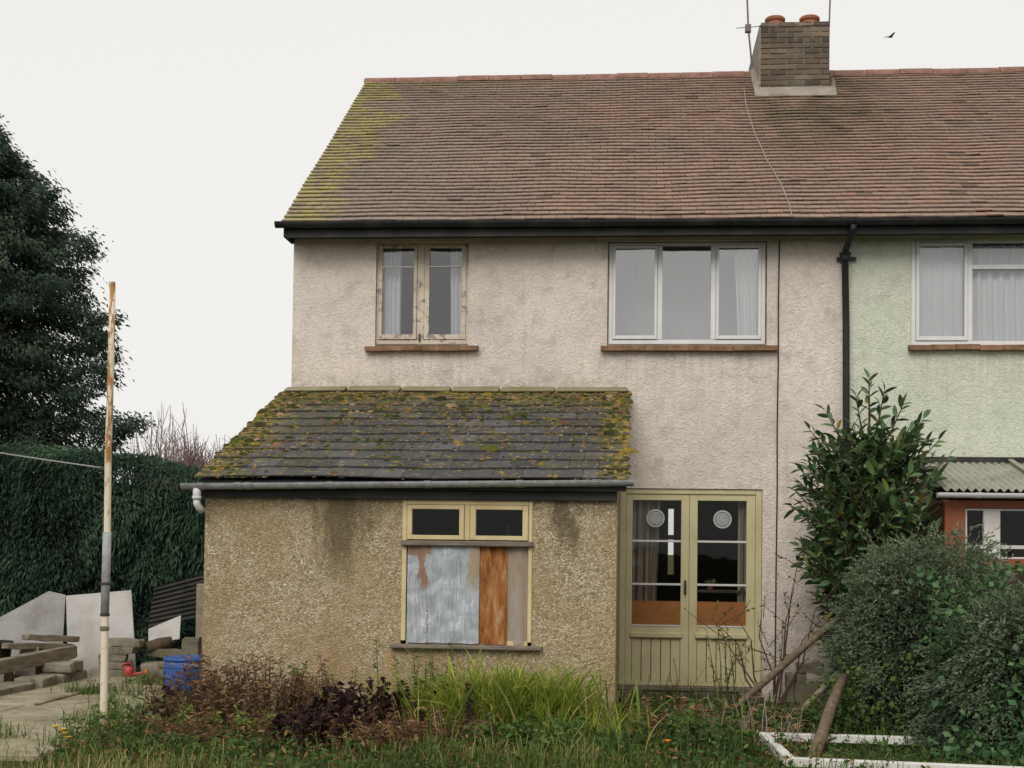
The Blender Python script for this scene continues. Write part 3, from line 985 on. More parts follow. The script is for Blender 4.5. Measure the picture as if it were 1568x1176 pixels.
def gutter(prt, x0, x1, yc, z, r_, mat, drop=0.0, joints=()):
    pr = []
    for i in range(9):
        w = math.pi * (1 + i / 8)
        pr.append((yc + r_ * math.cos(w), r_ * math.sin(w)))
    for i in range(9):
        w = math.pi * (2 - i / 8)
        pr.append((yc + (r_ - .006) * math.cos(w), (r_ - .006) * math.sin(w)))
    m = MB()
    n = len(pr)
    vs = [(x0, y, z + q) for y, q in pr] + [(x1, y, z + drop + q) for y, q in pr]
    m.add(vs, [(i, (i + 1) % n, n + (i + 1) % n, n + i) for i in range(n)] + [tuple(reversed(range(n))), tuple(range(n, 2 * n))])
    # stop ends
    half = [(yc + r_ * math.cos(math.pi * (1 + i / 8)), r_ * math.sin(math.pi * (1 + i / 8))) for i in range(9)]
    m.prism_x([(y, z + q) for y, q in half], x0 - .008, x0 - .0005)
    m.prism_x([(y, z + drop + q) for y, q in half], x1 + .0005, x1 + .008)
    g = m.build('gutter', mat, prt)
    for xj in joints:
        zz = z + drop * (xj - x0) / (x1 - x0)
        pr = [(yc + (r_ + .008) * math.cos(math.pi * (1 + i / 8)), zz + (r_ + .008) * math.sin(math.pi * (1 + i / 8)) + .004) for i in range(9)]
        pr += [(yc + (r_ + .001) * math.cos(math.pi * (2 - i / 8)), zz + (r_ + .001) * math.sin(math.pi * (2 - i / 8)) + .004) for i in range(9)]
        MB().prism_x(pr, xj - .03, xj + .03).build('gutter_bracket', mat, g)
    return g


gutter(house, XL - .1, XP, -.395, 5.085, .062, 'black', -.012, [-3.5 + .95 * i for i in range(7)])
gutter(neigh, XP + .02, XR, -.395, 5.073, .062, 'black', 0, [2.9 + .95 * i for i in range(6)])
part('fascia', 'black', house, (XL - .01, XP, -.33, -.305, 4.935, 5.085))
part('fascia', 'black', neigh, (XP + .004, XR, -.33, -.305, 4.932, 5.082))
part('soffit', 'black', house, (XL + .002, XP, -.304, -.002, 4.99, 5.005))
part('soffit', 'black', neigh, (XP + .004, XR, -.304, -.002, 4.99, 5.005))
part('eaves_box_end', 'black', house, (XL - .034, XL - .002, -.335, .02, 4.94, 5.06))

# downpipe on the party line: outlet, swan neck, socket, long pipe with a collar and clips
dp = MB()
dp.tube([(2.285, -.395, 5.02), (2.285, -.385, 4.97), (2.268, -.30, 4.90), (2.245, -.15, 4.80), (2.245, -.09, 4.72), (2.262, -.085, 4.0), (2.27, -.085, 2.6), (2.27, -.085, .12)], .037, 12)
dpo = dp.build('downpipe', 'black', house, smooth=True)
MB().lathe((2.247, -.095, 4.69), [(.04, 0), (.052, .02), (.056, .06), (.064, .075), (.064, .095), (.04, .1)], 14).build('pipe_socket', 'black', dpo)
for zc in (2.75, .9):
    MB().lathe((2.27, -.085, zc), [(.039, 0), (.05, .01), (.05, .06), (.039, .07)], 14).build('pipe_collar', 'black', dpo)
part('pipe_clip', 'black', dpo, (2.17, 2.37, -.05, -.002, 4.715, 4.75))


# ---- windows of the upper storey
def bars(name, mat, parent, lst, y0, y1, bevel=.004):
    m = MB()
    for (a, b, c, d) in lst:
        m.box(a, b, y0, y1, c, d)
    return m.build(name, mat, parent, bevel=bevel)


def pane(parent, mat, x0, x1, z0, z1, y):
    return MB().box(x0 - .006, x1 + .006, y, y + .004, z0 - .006, z1 + .006).build('pane', mat, parent)


def tile_sill(parent, x0, x1, z0, z1, w, mat='sill'):
    n = max(1, round((x1 - x0) / w))
    for i in range(n):
        a, b = x0 + (x1 - x0) * i / n, x0 + (x1 - x0) * (i + 1) / n
        e = random.gauss(0, .0025)
        p = random.gauss(0, .004)
        MB().hexa([(a + .001, -.085 + p, z0 + e), (b - .001, -.085 + p, z0 + e), (b - .001, .06, z0 + e + .012), (a + .001, .06, z0 + e + .012),
                   (a + .001, -.085 + p, z1 + e), (b - .001, -.085 + p, z1 + e), (b - .001, .06, z1 + e + .02), (a + .001, .06, z1 + e + .02)], .5).build('sill_tile', mat, parent, bevel=.004)


def frame4(x0, x1, z0, z1, t, tb=None, tt=None):
    tb, tt = tb or t, tt or t
    return [(x0, x0 + t, z0, z1), (x1 - t, x1, z0, z1), (x0 + t, x1 - t, z0, z0 + tb), (x0 + t, x1 - t, z1 - tt, z1)]


# left window: worn timber casements
wl = bars('window', 'peel', house, frame4(H_WL[0] + .002, H_WL[1] - .002, 3.828, 4.943, .028, .05, .02) + [(-2.362, -2.282, 3.878, 4.923)], .045, .13)
wl['label'] = 'two-light timber window with peeling cream paint'
bars('casement', 'peel', wl, frame4(-2.785, -2.364, 3.880, 4.921, .036, .055, .03), .03, .075)
bars('casement', 'peel', wl, frame4(-2.280, -1.818, 3.880, 4.921, .054, .055, .03), .035, .08)
bars('glazing_bar', 'offwhite', wl, [(-2.748, -2.402, 4.676, 4.69)], .04, .065, 0)
bars('glazing_bar', 'offwhite', wl, [(-2.225, -1.874, 4.68, 4.694)], .045, .07, 0)
for (a, b, y) in ((-2.748, -2.402, .055), (-2.225, -1.874, .06)):
    pane(wl, 'glass', a, b, 3.937, 4.675, y)
    pane(wl, 'glass', a, b, 4.697, 4.889, y)
part('stay_handle', 'metal', wl, (-2.335, -2.318, .02, .046, 3.86, 3.94))
part('wooden_sill', 'wwood', wl, (-2.812, -1.79, -.01, .12, 3.803, 3.826), bevel=.005)
tile_sill(wl, -2.918, -1.668, 3.738, 3.792, .21)

# big window: white three-light
wb = bars('window', 'whitepvc', house, frame4(H_WB[0] + .012, H_WB[1] - .012, 3.828, 4.935, .045, .05, .03) + [(.268, .322, 3.88, 4.903), (.842, .896, 3.88, 4.903)], .045, .12)
wb['label'] = 'white three-light window above the french doors'
for a, b in ((-.214, .266), (.898, 1.379)):
    bars('casement', 'whitepvc', wb, frame4(a, b, 3.882, 4.902, .03, .04, .03), .03, .07)
pane(wb, 'glass_up', -.184, .236, 3.922, 4.872, .05)
pane(wb, 'glass_up', .928, 1.349, 3.922, 4.872, .05)
pane(wb, 'glass_up', .322, .842, 3.88, 4.903, .08)
part('timber_subframe', 'sill', wb, (H_WB[0] + .001, H_WB[0] + .0115, .02, .12, 3.826, 4.944), (H_WB[1] - .0115, H_WB[1] - .001, .02, .12, 3.826, 4.944))
part('wooden_sill', 'wwood', wb, (H_WB[0] + .002, H_WB[1] - .002, -.01, .12, 3.80, 3.826), bevel=.005)
tile_sill(wb, -.338, 1.55, 3.742, 3.797, .24)

# neighbour's window
wr = bars('window', 'whitepvc', neigh, frame4(H_NW[0] + .005, H_NW[1] - .005, 3.815, 4.943, .05, .045, .03) + [(3.545, 3.595, 3.86, 4.913), (4.675, 4.725, 3.86, 4.913), (3.595, 4.675, 4.625, 4.675)], .015, .1)
wr['label'] = 'white plastic window with net curtains'
bars('casement', 'whitepvc', wr, frame4(3.007, 3.543, 3.862, 4.911, .035, .045), .0, .045)
bars('casement', 'whitepvc', wr, frame4(4.727, 5.263, 3.862, 4.911, .035, .045), .0, .045)
pane(wr, 'glass', 3.042, 3.508, 3.907, 4.876, .02)
pane(wr, 'glass', 4.762, 5.228, 3.907, 4.876, .02)
pane(wr, 'glass', 3.595, 4.675, 3.86, 4.625, .05)
pane(wr, 'glass', 3.595, 4.675, 4.675, 4.913, .05)
tile_sill(wr, 2.92, 5.36, 3.75, 3.807, .24)


# ---- curtains hang free inside: things of their own
def curtain(label, x0, x1, y, z0, z1, folds, mat, gather=0.0, amp=.03, group=None, cat='curtain'):
    m = MB()
    n, k = max(16, folds * 8), 10
    for j in range(k + 1):
        f = j / k
        for i in range(n + 1):
            u = i / n
            xa, xb = x0, x1
            if gather > 0:          # right edge fixed, left edge pulled toward it lower down
                xa = x0 + gather * (x1 - x0) * math.sin(math.pi * min(1, (1 - f) * 1.0) * .5)
            if gather < 0:
                xb = x1 + gather * (x1 - x0) * math.sin(math.pi * (1 - f) * .5)
            m.v.append((xa + (xb - xa) * u, y + amp * math.sin(u * folds * 2 * math.pi + .6 * math.sin(f * 3)) + .006 * nz(u * 9, f * 4), z0 + (z1 - z0) * f))
    for j in range(k):
        for i in range(n):
            m.f.append((j * (n + 1) + i, j * (n + 1) + i + 1, (j + 1) * (n + 1) + i + 1, (j + 1) * (n + 1) + i))
            m.t.append(.5)
    return tag(m.build('curtain', mat, None, smooth=True), label, cat, group)


curtain('white curtain at the left side of the peeling timber window', -2.77, -2.56, .18, 3.88, 4.9, 4, 'net')
curtain('white curtain at the right side of the peeling timber window', -2.02, -1.83, .18, 3.88, 4.9, 4, 'net', .1)
curtain('grey net drawn across the white three-light window', -.26, 1.42, .62, 3.3, 4.978, 20, 'lace', 0, .004)
curtain('white curtain drawn aside in the right light of the big white window', 1.10, 1.43, .2, 3.86, 4.86, 4, 'net', .12)
curtain('white net curtain behind the left light of the neighbour window', 2.98, 3.53, .095, 3.875, 4.90, 5, 'net', 0, .012)
curtain('white net curtains behind the middle light of the neighbour window', 3.61, 4.66, .135, 3.87, 4.90, 9, 'net', 0, .022)

# ---- french doors
fr = bars('door_frame', 'doorp', house, [(-.112, -.045, .15, 2.262), (1.335, 1.402, .15, 2.262), (-.045, 1.335, 2.205, 2.262)], .02, .12, .005)
part('threshold', 'wwood', fr, (-.114, 1.404, -.06, .12, .105, .149), bevel=.006)


def door(x0, x1, g0, g1, label):
    m = MB()
    z0, z1 = .152, 2.203
    for b in [(x0, g0, z0, z1), (g1, x1, z0, z1), (g0, g1, 2.138, z1), (g0, g1, .655, .785), (g0, g1, z0, .19)]:
        m.box(b[0], b[1], .035, .08, b[2], b[3])
    d = m.build('door', 'doorp', house, bevel=.003)
    d['label'] = label
    n = 5
    for i in range(n):
        a, b = g0 + (g1 - g0) * i / n, g0 + (g1 - g0) * (i + 1) / n
        e = random.gauss(0, .0015)
        MB().box(a + .0035, b - .0035, .05 + e, .07, .191, .654).build('board', 'doorp', d, bevel=.003)
    for q in (1.688, 1.224):
        bars('glazing_bar', 'offwhite', d, [(g0, g1, q, q + .022)], .042, .07, .002)
    part('weather_bar', 'doorp', d, (g0 - .02, g1 + .02, .005, .0345, .66, .72), bevel=.01)
    part('putty_sill', 'offwhite', d, (g0, g1, .028, .05, .786, .80))
    pane(d, 'glass_dark', g0, g1, 1.71, 2.138, .055)
    pane(d, 'glass_dark', g0, g1, 1.246, 1.688, .055)
    pane(d, 'glass_dark', g0, g1, 1.055, 1.224, .055)
    part('hardboard_panel', 'hardboard', d, (g0, g1, .048, .06, .80, 1.055))
    return d


d1 = door(-.043, .632, .025, .545, 'left door leaf with a curtain behind the glass')
d2 = door(.635, 1.333, .72, 1.24, 'right door leaf with dark glass')
part('door_handle', 'metal', d1, (.578, .606, .022, .034, 1.13, 1.28), (.585, .599, -.02, .022, 1.235, 1.25), (.583, .601, -.032, -.02, 1.14, 1.25), bevel=.003)
for d, cx, cz in ((d1, .27, 1.945), (d2, .985, 1.94)):
    m = MB()
    n = 24
    # round ventilator: rim, disc and slots
    for ra, rb, y0, y1 in ((.0, .072, .046, .052), (.078, .098, .036, .052)):
        vs, fs = [], []
        for k in range(n):
            w = 2 * math.pi * k / n
            vs += [(cx + ra * math.cos(w), y0, cz + ra * math.sin(w)), (cx + rb * math.cos(w), y0, cz + rb * math.sin(w)), (cx + rb * math.cos(w), y1, cz + rb * math.sin(w)), (cx + ra * math.cos(w), y1, cz + ra * math.sin(w))]
        for k in range(n):
            a, b = 4 * k, 4 * ((k + 1) % n)
            fs += [(a, b, b + 1, a + 1), (a + 1, b + 1, b + 2, a + 2), (a + 2, b + 2, b + 3, a + 3)]
        m.add(vs, fs)
    for q in (-.05, -.025, 0, .025, .05):
        w = math.sqrt(.07 ** 2 - q * q)
        m.box(cx - w, cx + w, .039, .0455, cz + q - .007, cz + q + .004)
    m.build('ventilator', 'vent', d)
curtain('striped curtain behind the left leaf of the french doors', .03, .33, .17, .5, 2.16, 3, 'stripe', -.15, .035)
curtain('narrow brown curtain at the right edge of the french doors', 1.16, 1.30, .17, .3, 2.16, 2, 'stripe', 0, .03)

# step under the doors: brick and stone pieces
stp = thing('door_step', 'low dark brick step under the french doors', 'step', (.6, -.2, 0))
for i in range(6):
    a = -.08 + i * .245
    MB().box(a + .006, a + .239, -.2 + random.gauss(0, .008), -.005, 0.0, .095 + random.gauss(0, .006)).build('stone', 'stone', stp, bevel=.012)

# thin cables on the wall
m = MB()
m.tube([(1.565, -.012, 4.93), (1.557, -.012, 4.3), (1.560, -.012, 3.66), (1.552, -.012, 2.9), (1.557, -.012, 2.3), (1.550, -.012, 1.4), (1.547, -.012, .4), (1.55, -.012, 0)], .0075, 5)
tag(m.build('wall_cable', 'cable', None), 'thin dark cable running straight down the cream wall right of the doors', 'cable')

# ---- chimney
ch = MB()
CX0, CX1, CY0, CY1, CZT = 1.665, 2.575, 3.52, 5.3, 8.60
ch.box(CX0 + .012, CX1 - .012, CY0 + .012, CY1 - .012, 7.3, CZT)
chm = ch.build('chimney', 'mortar', house)
Wb, Hb = .2275, .0715
z = 7.5
row = 0
while z < CZT - .02:
    o_ = 0 if row % 2 else -Wb / 2
    x = CX0 + o_
    while x < CX1 - .01:
        a, b = max(x, CX0), min(x + Wb, CX1)
        if b - a > .03:
            e = random.gauss(0, .003)
            MB().box(a + .006, b - .006, CY0 + e, CY0 + .1, z + .006, z + Hb - .005, min(1, max(0, random.gauss(.5, .25)))).build('brick', 'brick', chm, bevel=.004)
        x += Wb
    y = CY0 + .115 - (Wb / 2 if row % 2 else 0)
    while y < CY1 - .02:
        a, b = max(y, CY0 + .106), min(y + Wb, CY1)
        if b - a > .04:
            MB().box(CX1 - .1, CX1 + random.gauss(0, .003), a + .006, b - .006, z + .006, z + Hb - .005, min(1, max(0, random.gauss(.5, .25)))).build('brick', 'brick', chm)
        y += Wb
    z += Hb
    row += 1
part('side_render', 'flaunch', chm, (CX0 - .014, CX0 + .006, CY0 + .02, CY1, 7.4, CZT - .01))
MB().hexa([(CX0 - .03, CY0 - .02, CZT), (CX1 + .012, CY0 - .02, CZT), (CX1 + .012, CY1 + .02, CZT), (CX0 - .03, CY1 + .02, CZT),
           (CX0 + .06, CY0 + .07, CZT + .07), (CX1 - .06, CY0 + .07, CZT + .07), (CX1 - .06, CY1 - .07, CZT + .07), (CX0 + .06, CY1 - .07, CZT + .07)]).build('flaunching', 'flaunch', chm, bevel=.02)
for (x, y) in ((1.885, 3.85), (2.345, 3.85), (1.885, 4.9), (2.345, 4.9)):
    MB().lathe((x, y, CZT - .08), [(.13, 0), (.125, .1), (.115, .24), (.135, .25), (.138, .28), (.118, .3), (.10, .3), (.095, .2)], 22).build('chimney_pot', 'pot', chm, smooth=False)
# cement fillet where the stack meets the slope
s_f = (CY0 - EY) / CU
f0, f1 = roofpt(0, s_f - .13, .045), roofpt(0, s_f, .03)
m = MB()
m.prism_x([(f0[1], f0[2]), (CY0 + .004, f1[2] - .02), (CY0 + .004, f1[2] + .11), (CY0 - .03, f1[2] + .07)], CX0 - .08, CX1 + .08)
zz0 = roofpt(0, s_f, .03)[2]
for xa, xb in ((CX0 - .075, CX0 - .016), (CX1 + .006, CX1 + .065)):
    m.hexa([(xa, CY0 - .03, zz0 - .05), (xb, CY0 - .03, zz0 - .05), (xb, RY, RZ), (xa, RY, RZ), (xa, CY0 - .03, zz0 + .03), (xb, CY0 - .03, zz0 + .16), (xb, RY, RZ + .16), (xa, RY, RZ + .08)])
m.build('cement_fillet', 'flaunch', chm, bevel=.01)

# aerial masts, roof cable, bird
a1 = thing('television_aerial', 'thin aerial mast at the left side of the chimney', 'aerial', (1.6, 4.5, 8.3))
MB().tube([(1.63, 4.3, 8.2), (1.565, 4.3, 8.85), (1.53, 4.3, 9.6), (1.52, 4.3, 10.2)], .013, 6).build('mast', 'aerial', a1)
MB().box(1.52, 1.60, 4.26, 4.34, 8.80, 8.90).build('bracket', 'aerial', a1)
MB().tube([(1.40, 4.3, 8.86), (1.72, 4.3, 8.88)], .006, 5).build('cross_rod', 'aerial', a1)
a2 = thing('television_aerial', 'thin aerial mast at the right side of the chimney', 'aerial', (2.6, 3.9, 8.2))
MB().tube([(2.605, 3.9, 8.2), (2.61, 3.9, 8.6), (2.64, 3.9, 9.6), (2.65, 3.9, 10.2)], .011, 6).build('mast', 'aerial', a2)
MB().box(2.575, 2.615, 3.87, 3.93, 8.3, 8.36).build('bracket', 'aerial', a2)
for a, x, y in ((a1, 1.52, 4.3), (a2, 2.65, 3.9)):
    b = MB()
    b.tube([(x - .5, y, 10.2), (x + .5, y, 10.2)], .009, 5)
    for i in range(7):
        b.tube([(x - .45 + i * .15, y - .25, 10.2), (x - .45 + i * .15, y + .25, 10.2)], .004, 4)
    b.build('element_array', 'aerial', a)
m = MB()
m.tube([roofpt(1.46, 4.75, .05), roofpt(1.44, 4.0, .05), roofpt(1.47, 3.0, .05), roofpt(1.53, 1.9, .05), roofpt(1.63, .9, .05), roofpt(1.66, .3, .05), roofpt(1.655, -.09, .06)], .006, 5)
tag(m.build('roof_cable', 'cablew', None), 'pale cable lying down the tiles from the chimney to the gutter', 'cable')

brd = thing('bird', 'small dark bird flying in the sky right of the chimney', 'bird', (7.2, 25, 16.2))
m = MB()
m.tube([(7.12, 25, 16.24), (7.16, 25, 16.235), (7.2, 25, 16.225), (7.24, 25, 16.22), (7.28, 25, 16.22)], [.006, .02, .022, .014, .004], 8)
m.build('body', 'binblack', brd, smooth=True)
m = MB().hexa([(7.17, 25, 16.23), (7.26, 25, 16.22), (7.3, 24.75, 16.27), (7.26, 24.78, 16.27), (7.17, 25, 16.242), (7.26, 25, 16.232), (7.3, 24.75, 16.276), (7.26, 24.78, 16.276)])
m.hexa([(7.17, 25, 16.23), (7.26, 25, 16.22), (7.10, 25.2, 16.29), (7.05, 25.2, 16.30), (7.17, 25, 16.242), (7.26, 25, 16.232), (7.10, 25.2, 16.296), (7.05, 25.2, 16.306)])
m.build('wing', 'binblack', brd)

# ================================================================== lean-to extension
EXL, EXR, EYF = -3.775, -.117, -2.95
ext = thing('lean_to_extension', 'pebbledashed lean-to extension with mossy slate roof against the cream house', 'extension', (EXL, EYF, 0))
H_EW = (-2.0, -.847, .735, 2.018)
LE_Y, LE_Z, LT_Y, LT_Z = -3.10, 2.19, -.02, 3.30
LA = math.atan2(LT_Z - LE_Z, LT_Y - LE_Y)
LC, LS = math.cos(LA), math.sin(LA)
m = MB().wall(EXL, EXR, -.05, 2.10, EYF, EYF + .2, [H_EW])
for xa, xb in ((EXL, EXL + .2), (EXR - .2, EXR)):
    m.prism_x([(EYF + .2, -.05), (-.002, -.05), (-.002, 3.2), (EYF + .2, 2.16)], xa, xb)
m.build('wall', 'pebble', ext)
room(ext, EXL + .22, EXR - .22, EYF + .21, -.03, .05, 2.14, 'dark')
part('bright_gap_strip', 'offwhite', ext, (-1.225, -1.185, -1.3, -1.25, .05, 1.86), (-1.225, -1.185, -1.3, -1.25, 1.895, 2.13))  # white strip standing in for the bright gap of a far window


def lpt(x, s, h):
    h += .016 * nz(x * .9, s * .9, 5)
    return (x, LE_Y + LC * s - LS * h, LE_Z + LS * s + LC * h)


m = MB().prism_x([(LE_Y + .02, LE_Z - .02), (LT_Y, LT_Z - .02), (LT_Y, LT_Z - .09), (LE_Y + .02, LE_Z - .09)], EXL - .02, EXR + .08)
lrf = m.build('roof', 'darkcorr', ext)
NCs, Ws = 11, .262
sl = math.hypot(LT_Y - LE_Y, LT_Z - LE_Z) - .1
exs = sl / NCs
RX0, RX1 = EXL - .045, EXR + .10
for c in range(NCs):
    x = RX0 - (Ws / 2 if c % 2 else 0)
    while x < RX1 - .02:
        a, b = max(x, RX0), min(x + Ws, RX1)
        x += Ws
        if b - a < .03:
            continue
        s0 = c * exs - .03 + random.gauss(0, .008)
        s1 = s0 + exs + .12
        lf = .020 + .006 * random.random()
        sk = random.gauss(0, .005)
        g, th = .002, .012
        MB().hexa([lpt(a + g, s0 + sk, lf), lpt(b - g, s0 - sk, lf), lpt(b - g, s1, .002), lpt(a + g, s1, .002),
                   lpt(a + g, s0 + sk, lf + th), lpt(b - g, s0 - sk, lf + th), lpt(b - g, s1, .002 + th), lpt(a + g, s1, .002 + th)],
                  min(1, max(0, random.gauss(.5, .22)))).build('slate', 'slate', lrf)
# cement flashing pieces against the wall
xe = [-3.80, -3.1, -2.5, -1.95, -1.42, -.815, -.03]
for i in range(6):
    a, b = xe[i] + .012, xe[i + 1] - .012
    p0, p1 = lpt(a, sl - .03, .035), lpt(b, sl - .03, .035)
    MB().hexa([(a, p0[1], p0[2]), (b, p1[1], p1[2]), (b, -.003, LT_Z), (a, -.003, LT_Z), (a, p0[1] + .01, p0[2] + .03), (b, p1[1] + .01, p1[2] + .03), (b, -.003, LT_Z + .06 + random.gauss(0, .006)), (a, -.003, LT_Z + .06 + random.gauss(0, .006))]).build('flashing', 'flash', lrf, bevel=.012)
# moss cushions, lichen crusts and leaf litter on the slates
n = 11000
mm = MB()
for i in range(n):
    q = random.random()
    if q < .16:
        x, s = random.uniform(RX0, RX0 + .35) if random.random() < .6 else random.uniform(RX1 - .3, RX1), random.uniform(0, sl)
    elif q < .36:
        x, s = random.uniform(RX0, RX1), sl - abs(random.gauss(0, .35))
    else:
        x = random.uniform(RX0, RX1)
        c = random.randrange(NCs)
        s = c * exs + random.gauss(-.02, .05)
    s = min(max(s, -.02), sl)
    dens = .40 + .9 * nz(x * 1.6, s * 1.6, 3) + .75 * (s / sl - .45) + (.5 if x < RX0 + .3 or x > RX1 - .25 else 0)
    if random.random() > dens:
        continue
    r_ = random.choice((.006, .008, .010, .012, .015, .022)) * random.uniform(.7, 1.3)
    if random.random() < .07:
        r_ *= 2.2
    hh = r_ * random.uniform(.3, .75)
    frac = (s / exs) % 1.0
    h0 = .032 - .018 * frac
    t = random.choice((.0, .04, .08, .12, .18, .24, .3, .38, .5, .66, .83, .86, .9, 1.0))
    if q < .16:
        t = random.choice((.05, .2, .4, .45, .65))
    c0 = len(mm.v)
    k = 7
    for j in range(k):
        w = 2 * math.pi * j / k
        rr = r_ * random.uniform(.45, 1.5)
        mm.v.append(lpt(x + rr * 1.3 * math.cos(w), s + rr * math.sin(w), h0 - .004))
    for j in range(k):
        w = 2 * math.pi * j / k
        rr = r_ * random.uniform(.4, .7)
        mm.v.append(lpt(x + rr * 1.3 * math.cos(w), s + rr * math.sin(w), h0 + hh))
    for j in range(k):
        mm.f.append((c0 + j, c0 + (j + 1) % k, c0 + k + (j + 1) % k, c0 + k + j))
        mm.t.append(t)
    mm.f.append(tuple(c0 + k + j for j in range(k)))
    mm.t.append(t)
tag(mm.build('moss', 'moss', lrf, smooth=True), kind='stuff')
# eaves
part('fascia', 'black', ext, (EXL - .02, EXR - .0, EYF - .055, EYF - .002, 2.022, 2.165))
gutter(ext, -3.93, .02, -3.12, 2.135, .055, 'greypvc', .065, [-3.75, -3.42, -3.33, -2.6, -1.75, -.95, -.3])
op = MB()
op.tube([(-3.80, -3.12, 2.10), (-3.80, -3.12, 2.05), (-3.80, -3.12, 1.99)], .036, 14)
op.tube([(-3.80, -3.12, 2.0), (-3.80, -3.12, 1.96), (-3.785, -3.1, 1.925), (-3.77, -3.06, 1.90)], .031, 14)
opo = op.build('outlet_pipe', 'whitepvc', ext, smooth=True)
MB().lathe((-3.80, -3.12, 2.0), [(.037, 0), (.042, .006), (.042, .02), (.037, .026)], 14).build('pipe_ring', 'whitepvc', opo)

# boarded window
yw0, yw1 = EYF - .012, EYF + .07
ew = bars('window', 'butter', ext, [(-1.998, -1.955, .78, 2.016), (-.885, -.849, .78, 2.016), (-1.955, -.885, 1.975, 2.016), (-1.448, -1.398, 1.665, 1.975)], yw0, yw1, .006)
ew['label'] = 'cream timber window boarded up with metal sheets'
bars('casement', 'butter', ew, frame4(-1.953, -1.45, 1.668, 1.973, .043, .04, .038), yw0 - .012, yw1 - .03, .004)
bars('casement', 'butter', ew, frame4(-1.396, -.887, 1.668, 1.973, .05, .04, .038), yw0 - .012, yw1 - .03, .004)
pane(ew, 'glass_dark', -1.91, -1.493, 1.708, 1.935, yw0 + .02)
pane(ew, 'glass_dark', -1.346, -.937, 1.708, 1.935, yw0 + .02)
part('transom', 'wwood', ew, (-2.003, -.842, EYF - .06, yw1, 1.612, 1.660), bevel=.01)
part('window_sill', 'wwood', ew, (-2.085, -.752, EYF - .075, yw1, .715, .752), bevel=.008)
part('bottom_rail', 'butter', ew, (-1.955, -.885, yw0 + .03, yw1, .753, .79))


def sheet(name, mat, x0, x1, z0, z1, y, pitch, amp, prt, skew=0.0):
    m = MB()
    n = max(4, int((x1 - x0) / pitch * 8))
    for k in range(2):
        for j in range(5):
            f = j / 4
            for i in range(n + 1):
                u = i / n
                x = x0 + (x1 - x0) * u + skew * f
                m.v.append((x, y + k * .003 + amp * math.sin(2 * math.pi * (x - x0) / pitch) + .004 * nz(x * 6, f * 4, 1), z0 + (z1 - z0) * f + .006 * nz(x * 9, j * 7.0)))
    w = n + 1
    for k in range(2):
        for j in range(4):
            for i in range(n):
                q = k * 5 * w
                fc = (q + j * w + i, q + j * w + i + 1, q + (j + 1) * w + i + 1, q + (j + 1) * w + i)
                m.f.append(fc if k == 0 else fc[::-1])
                m.t.append(.5)
    return m.build(name, mat, prt, smooth=True)


sheet('galvanised_sheet', 'galv', -1.945, -1.31, .765, 1.612, EYF - .012, .21, .008, ew)['label'] = 'pale blue galvanised sheet with rust runs'
sheet('rusted_sheet', 'rust', -1.325, -1.065, .76, 1.612, EYF + .004, .12, .009, ew)['label'] = 'orange rusted metal sheet'
sheet('dull_sheet', 'dull', -1.08, -.885, .76, 1.612, EYF + .016, .16, .006, ew)['label'] = 'dull grey-brown metal sheet'

# ================================================================== neighbour's glazed porch
po = thing('glazed_porch', 'neighbour porch with corrugated roof and red-brown timber front', 'porch', (3.0, -1.3, 0))
PX0, PX1, PYF = 3.03, 6.2, -1.28
sheet_m = MB()
n = 300
for k in range(2):
    for (y, z) in ((.0, 2.565), (-1.42, 2.215)):
        for i in range(n + 1):
            x = PX0 - .02 + (PX1 - PX0 + .04) * i / n
            sheet_m.v.append((x, y - .002, z + k * -.006 + .016 * math.sin(2 * math.pi * x / .076)))
w = n + 1
for k in range(2):
    for i in range(n):
        q = k * 2 * w
        fc = (q + i, q + w + i, q + w + i + 1, q + i + 1)
        sheet_m.f.append(fc if k == 0 else fc[::-1])
        sheet_m.t.append(.5)
prf = sheet_m.build('roof', 'corr', po, smooth=True)
part('wall_flashing', 'binblack', prf, (PX0 - .02, PX1, -.03, -.002, 2.575, 2.625))
for xl in (3.95, 4.9):
    MB().hexa([(xl, -1.42, 2.238), (xl + .05, -1.42, 2.238), (xl + .05, -.03, 2.588), (xl, -.03, 2.588), (xl, -1.42, 2.256), (xl + .05, -1.42, 2.256), (xl + .05, -.03, 2.606), (xl, -.03, 2.606)]).build('lap_strip', 'corr', prf)
gutter(po, PX0 - .1, PX1, -1.45, 2.185, .05, 'whitepvc', 0, [3.3, 4.2, 5.1])
bars('front_frame', 'terracotta_wood', po, [(PX0, 3.225, .0, 2.12), (3.225, PX1, 2.045, 2.12), (4.75, 4.9, 0, 2.045), (6.05, PX1, 0, 2.045), (3.225, 4.75, 1.50, 1.555), (4.9, 6.05, 1.50, 1.555)], PYF, PYF + .09)
part('infill_panel', 'infill', po, (3.226, 4.749, PYF + .03, PYF + .07, 0, 1.499))
part('infill_panel', 'infill', po, (4.901, 6.049, PYF + .03, PYF + .07, 0, 1.499))
part('side_wall', 'terracotta_wood', po, (PX0 + .002, PX0 + .08, PYF + .091, -.003, 0, 2.13))
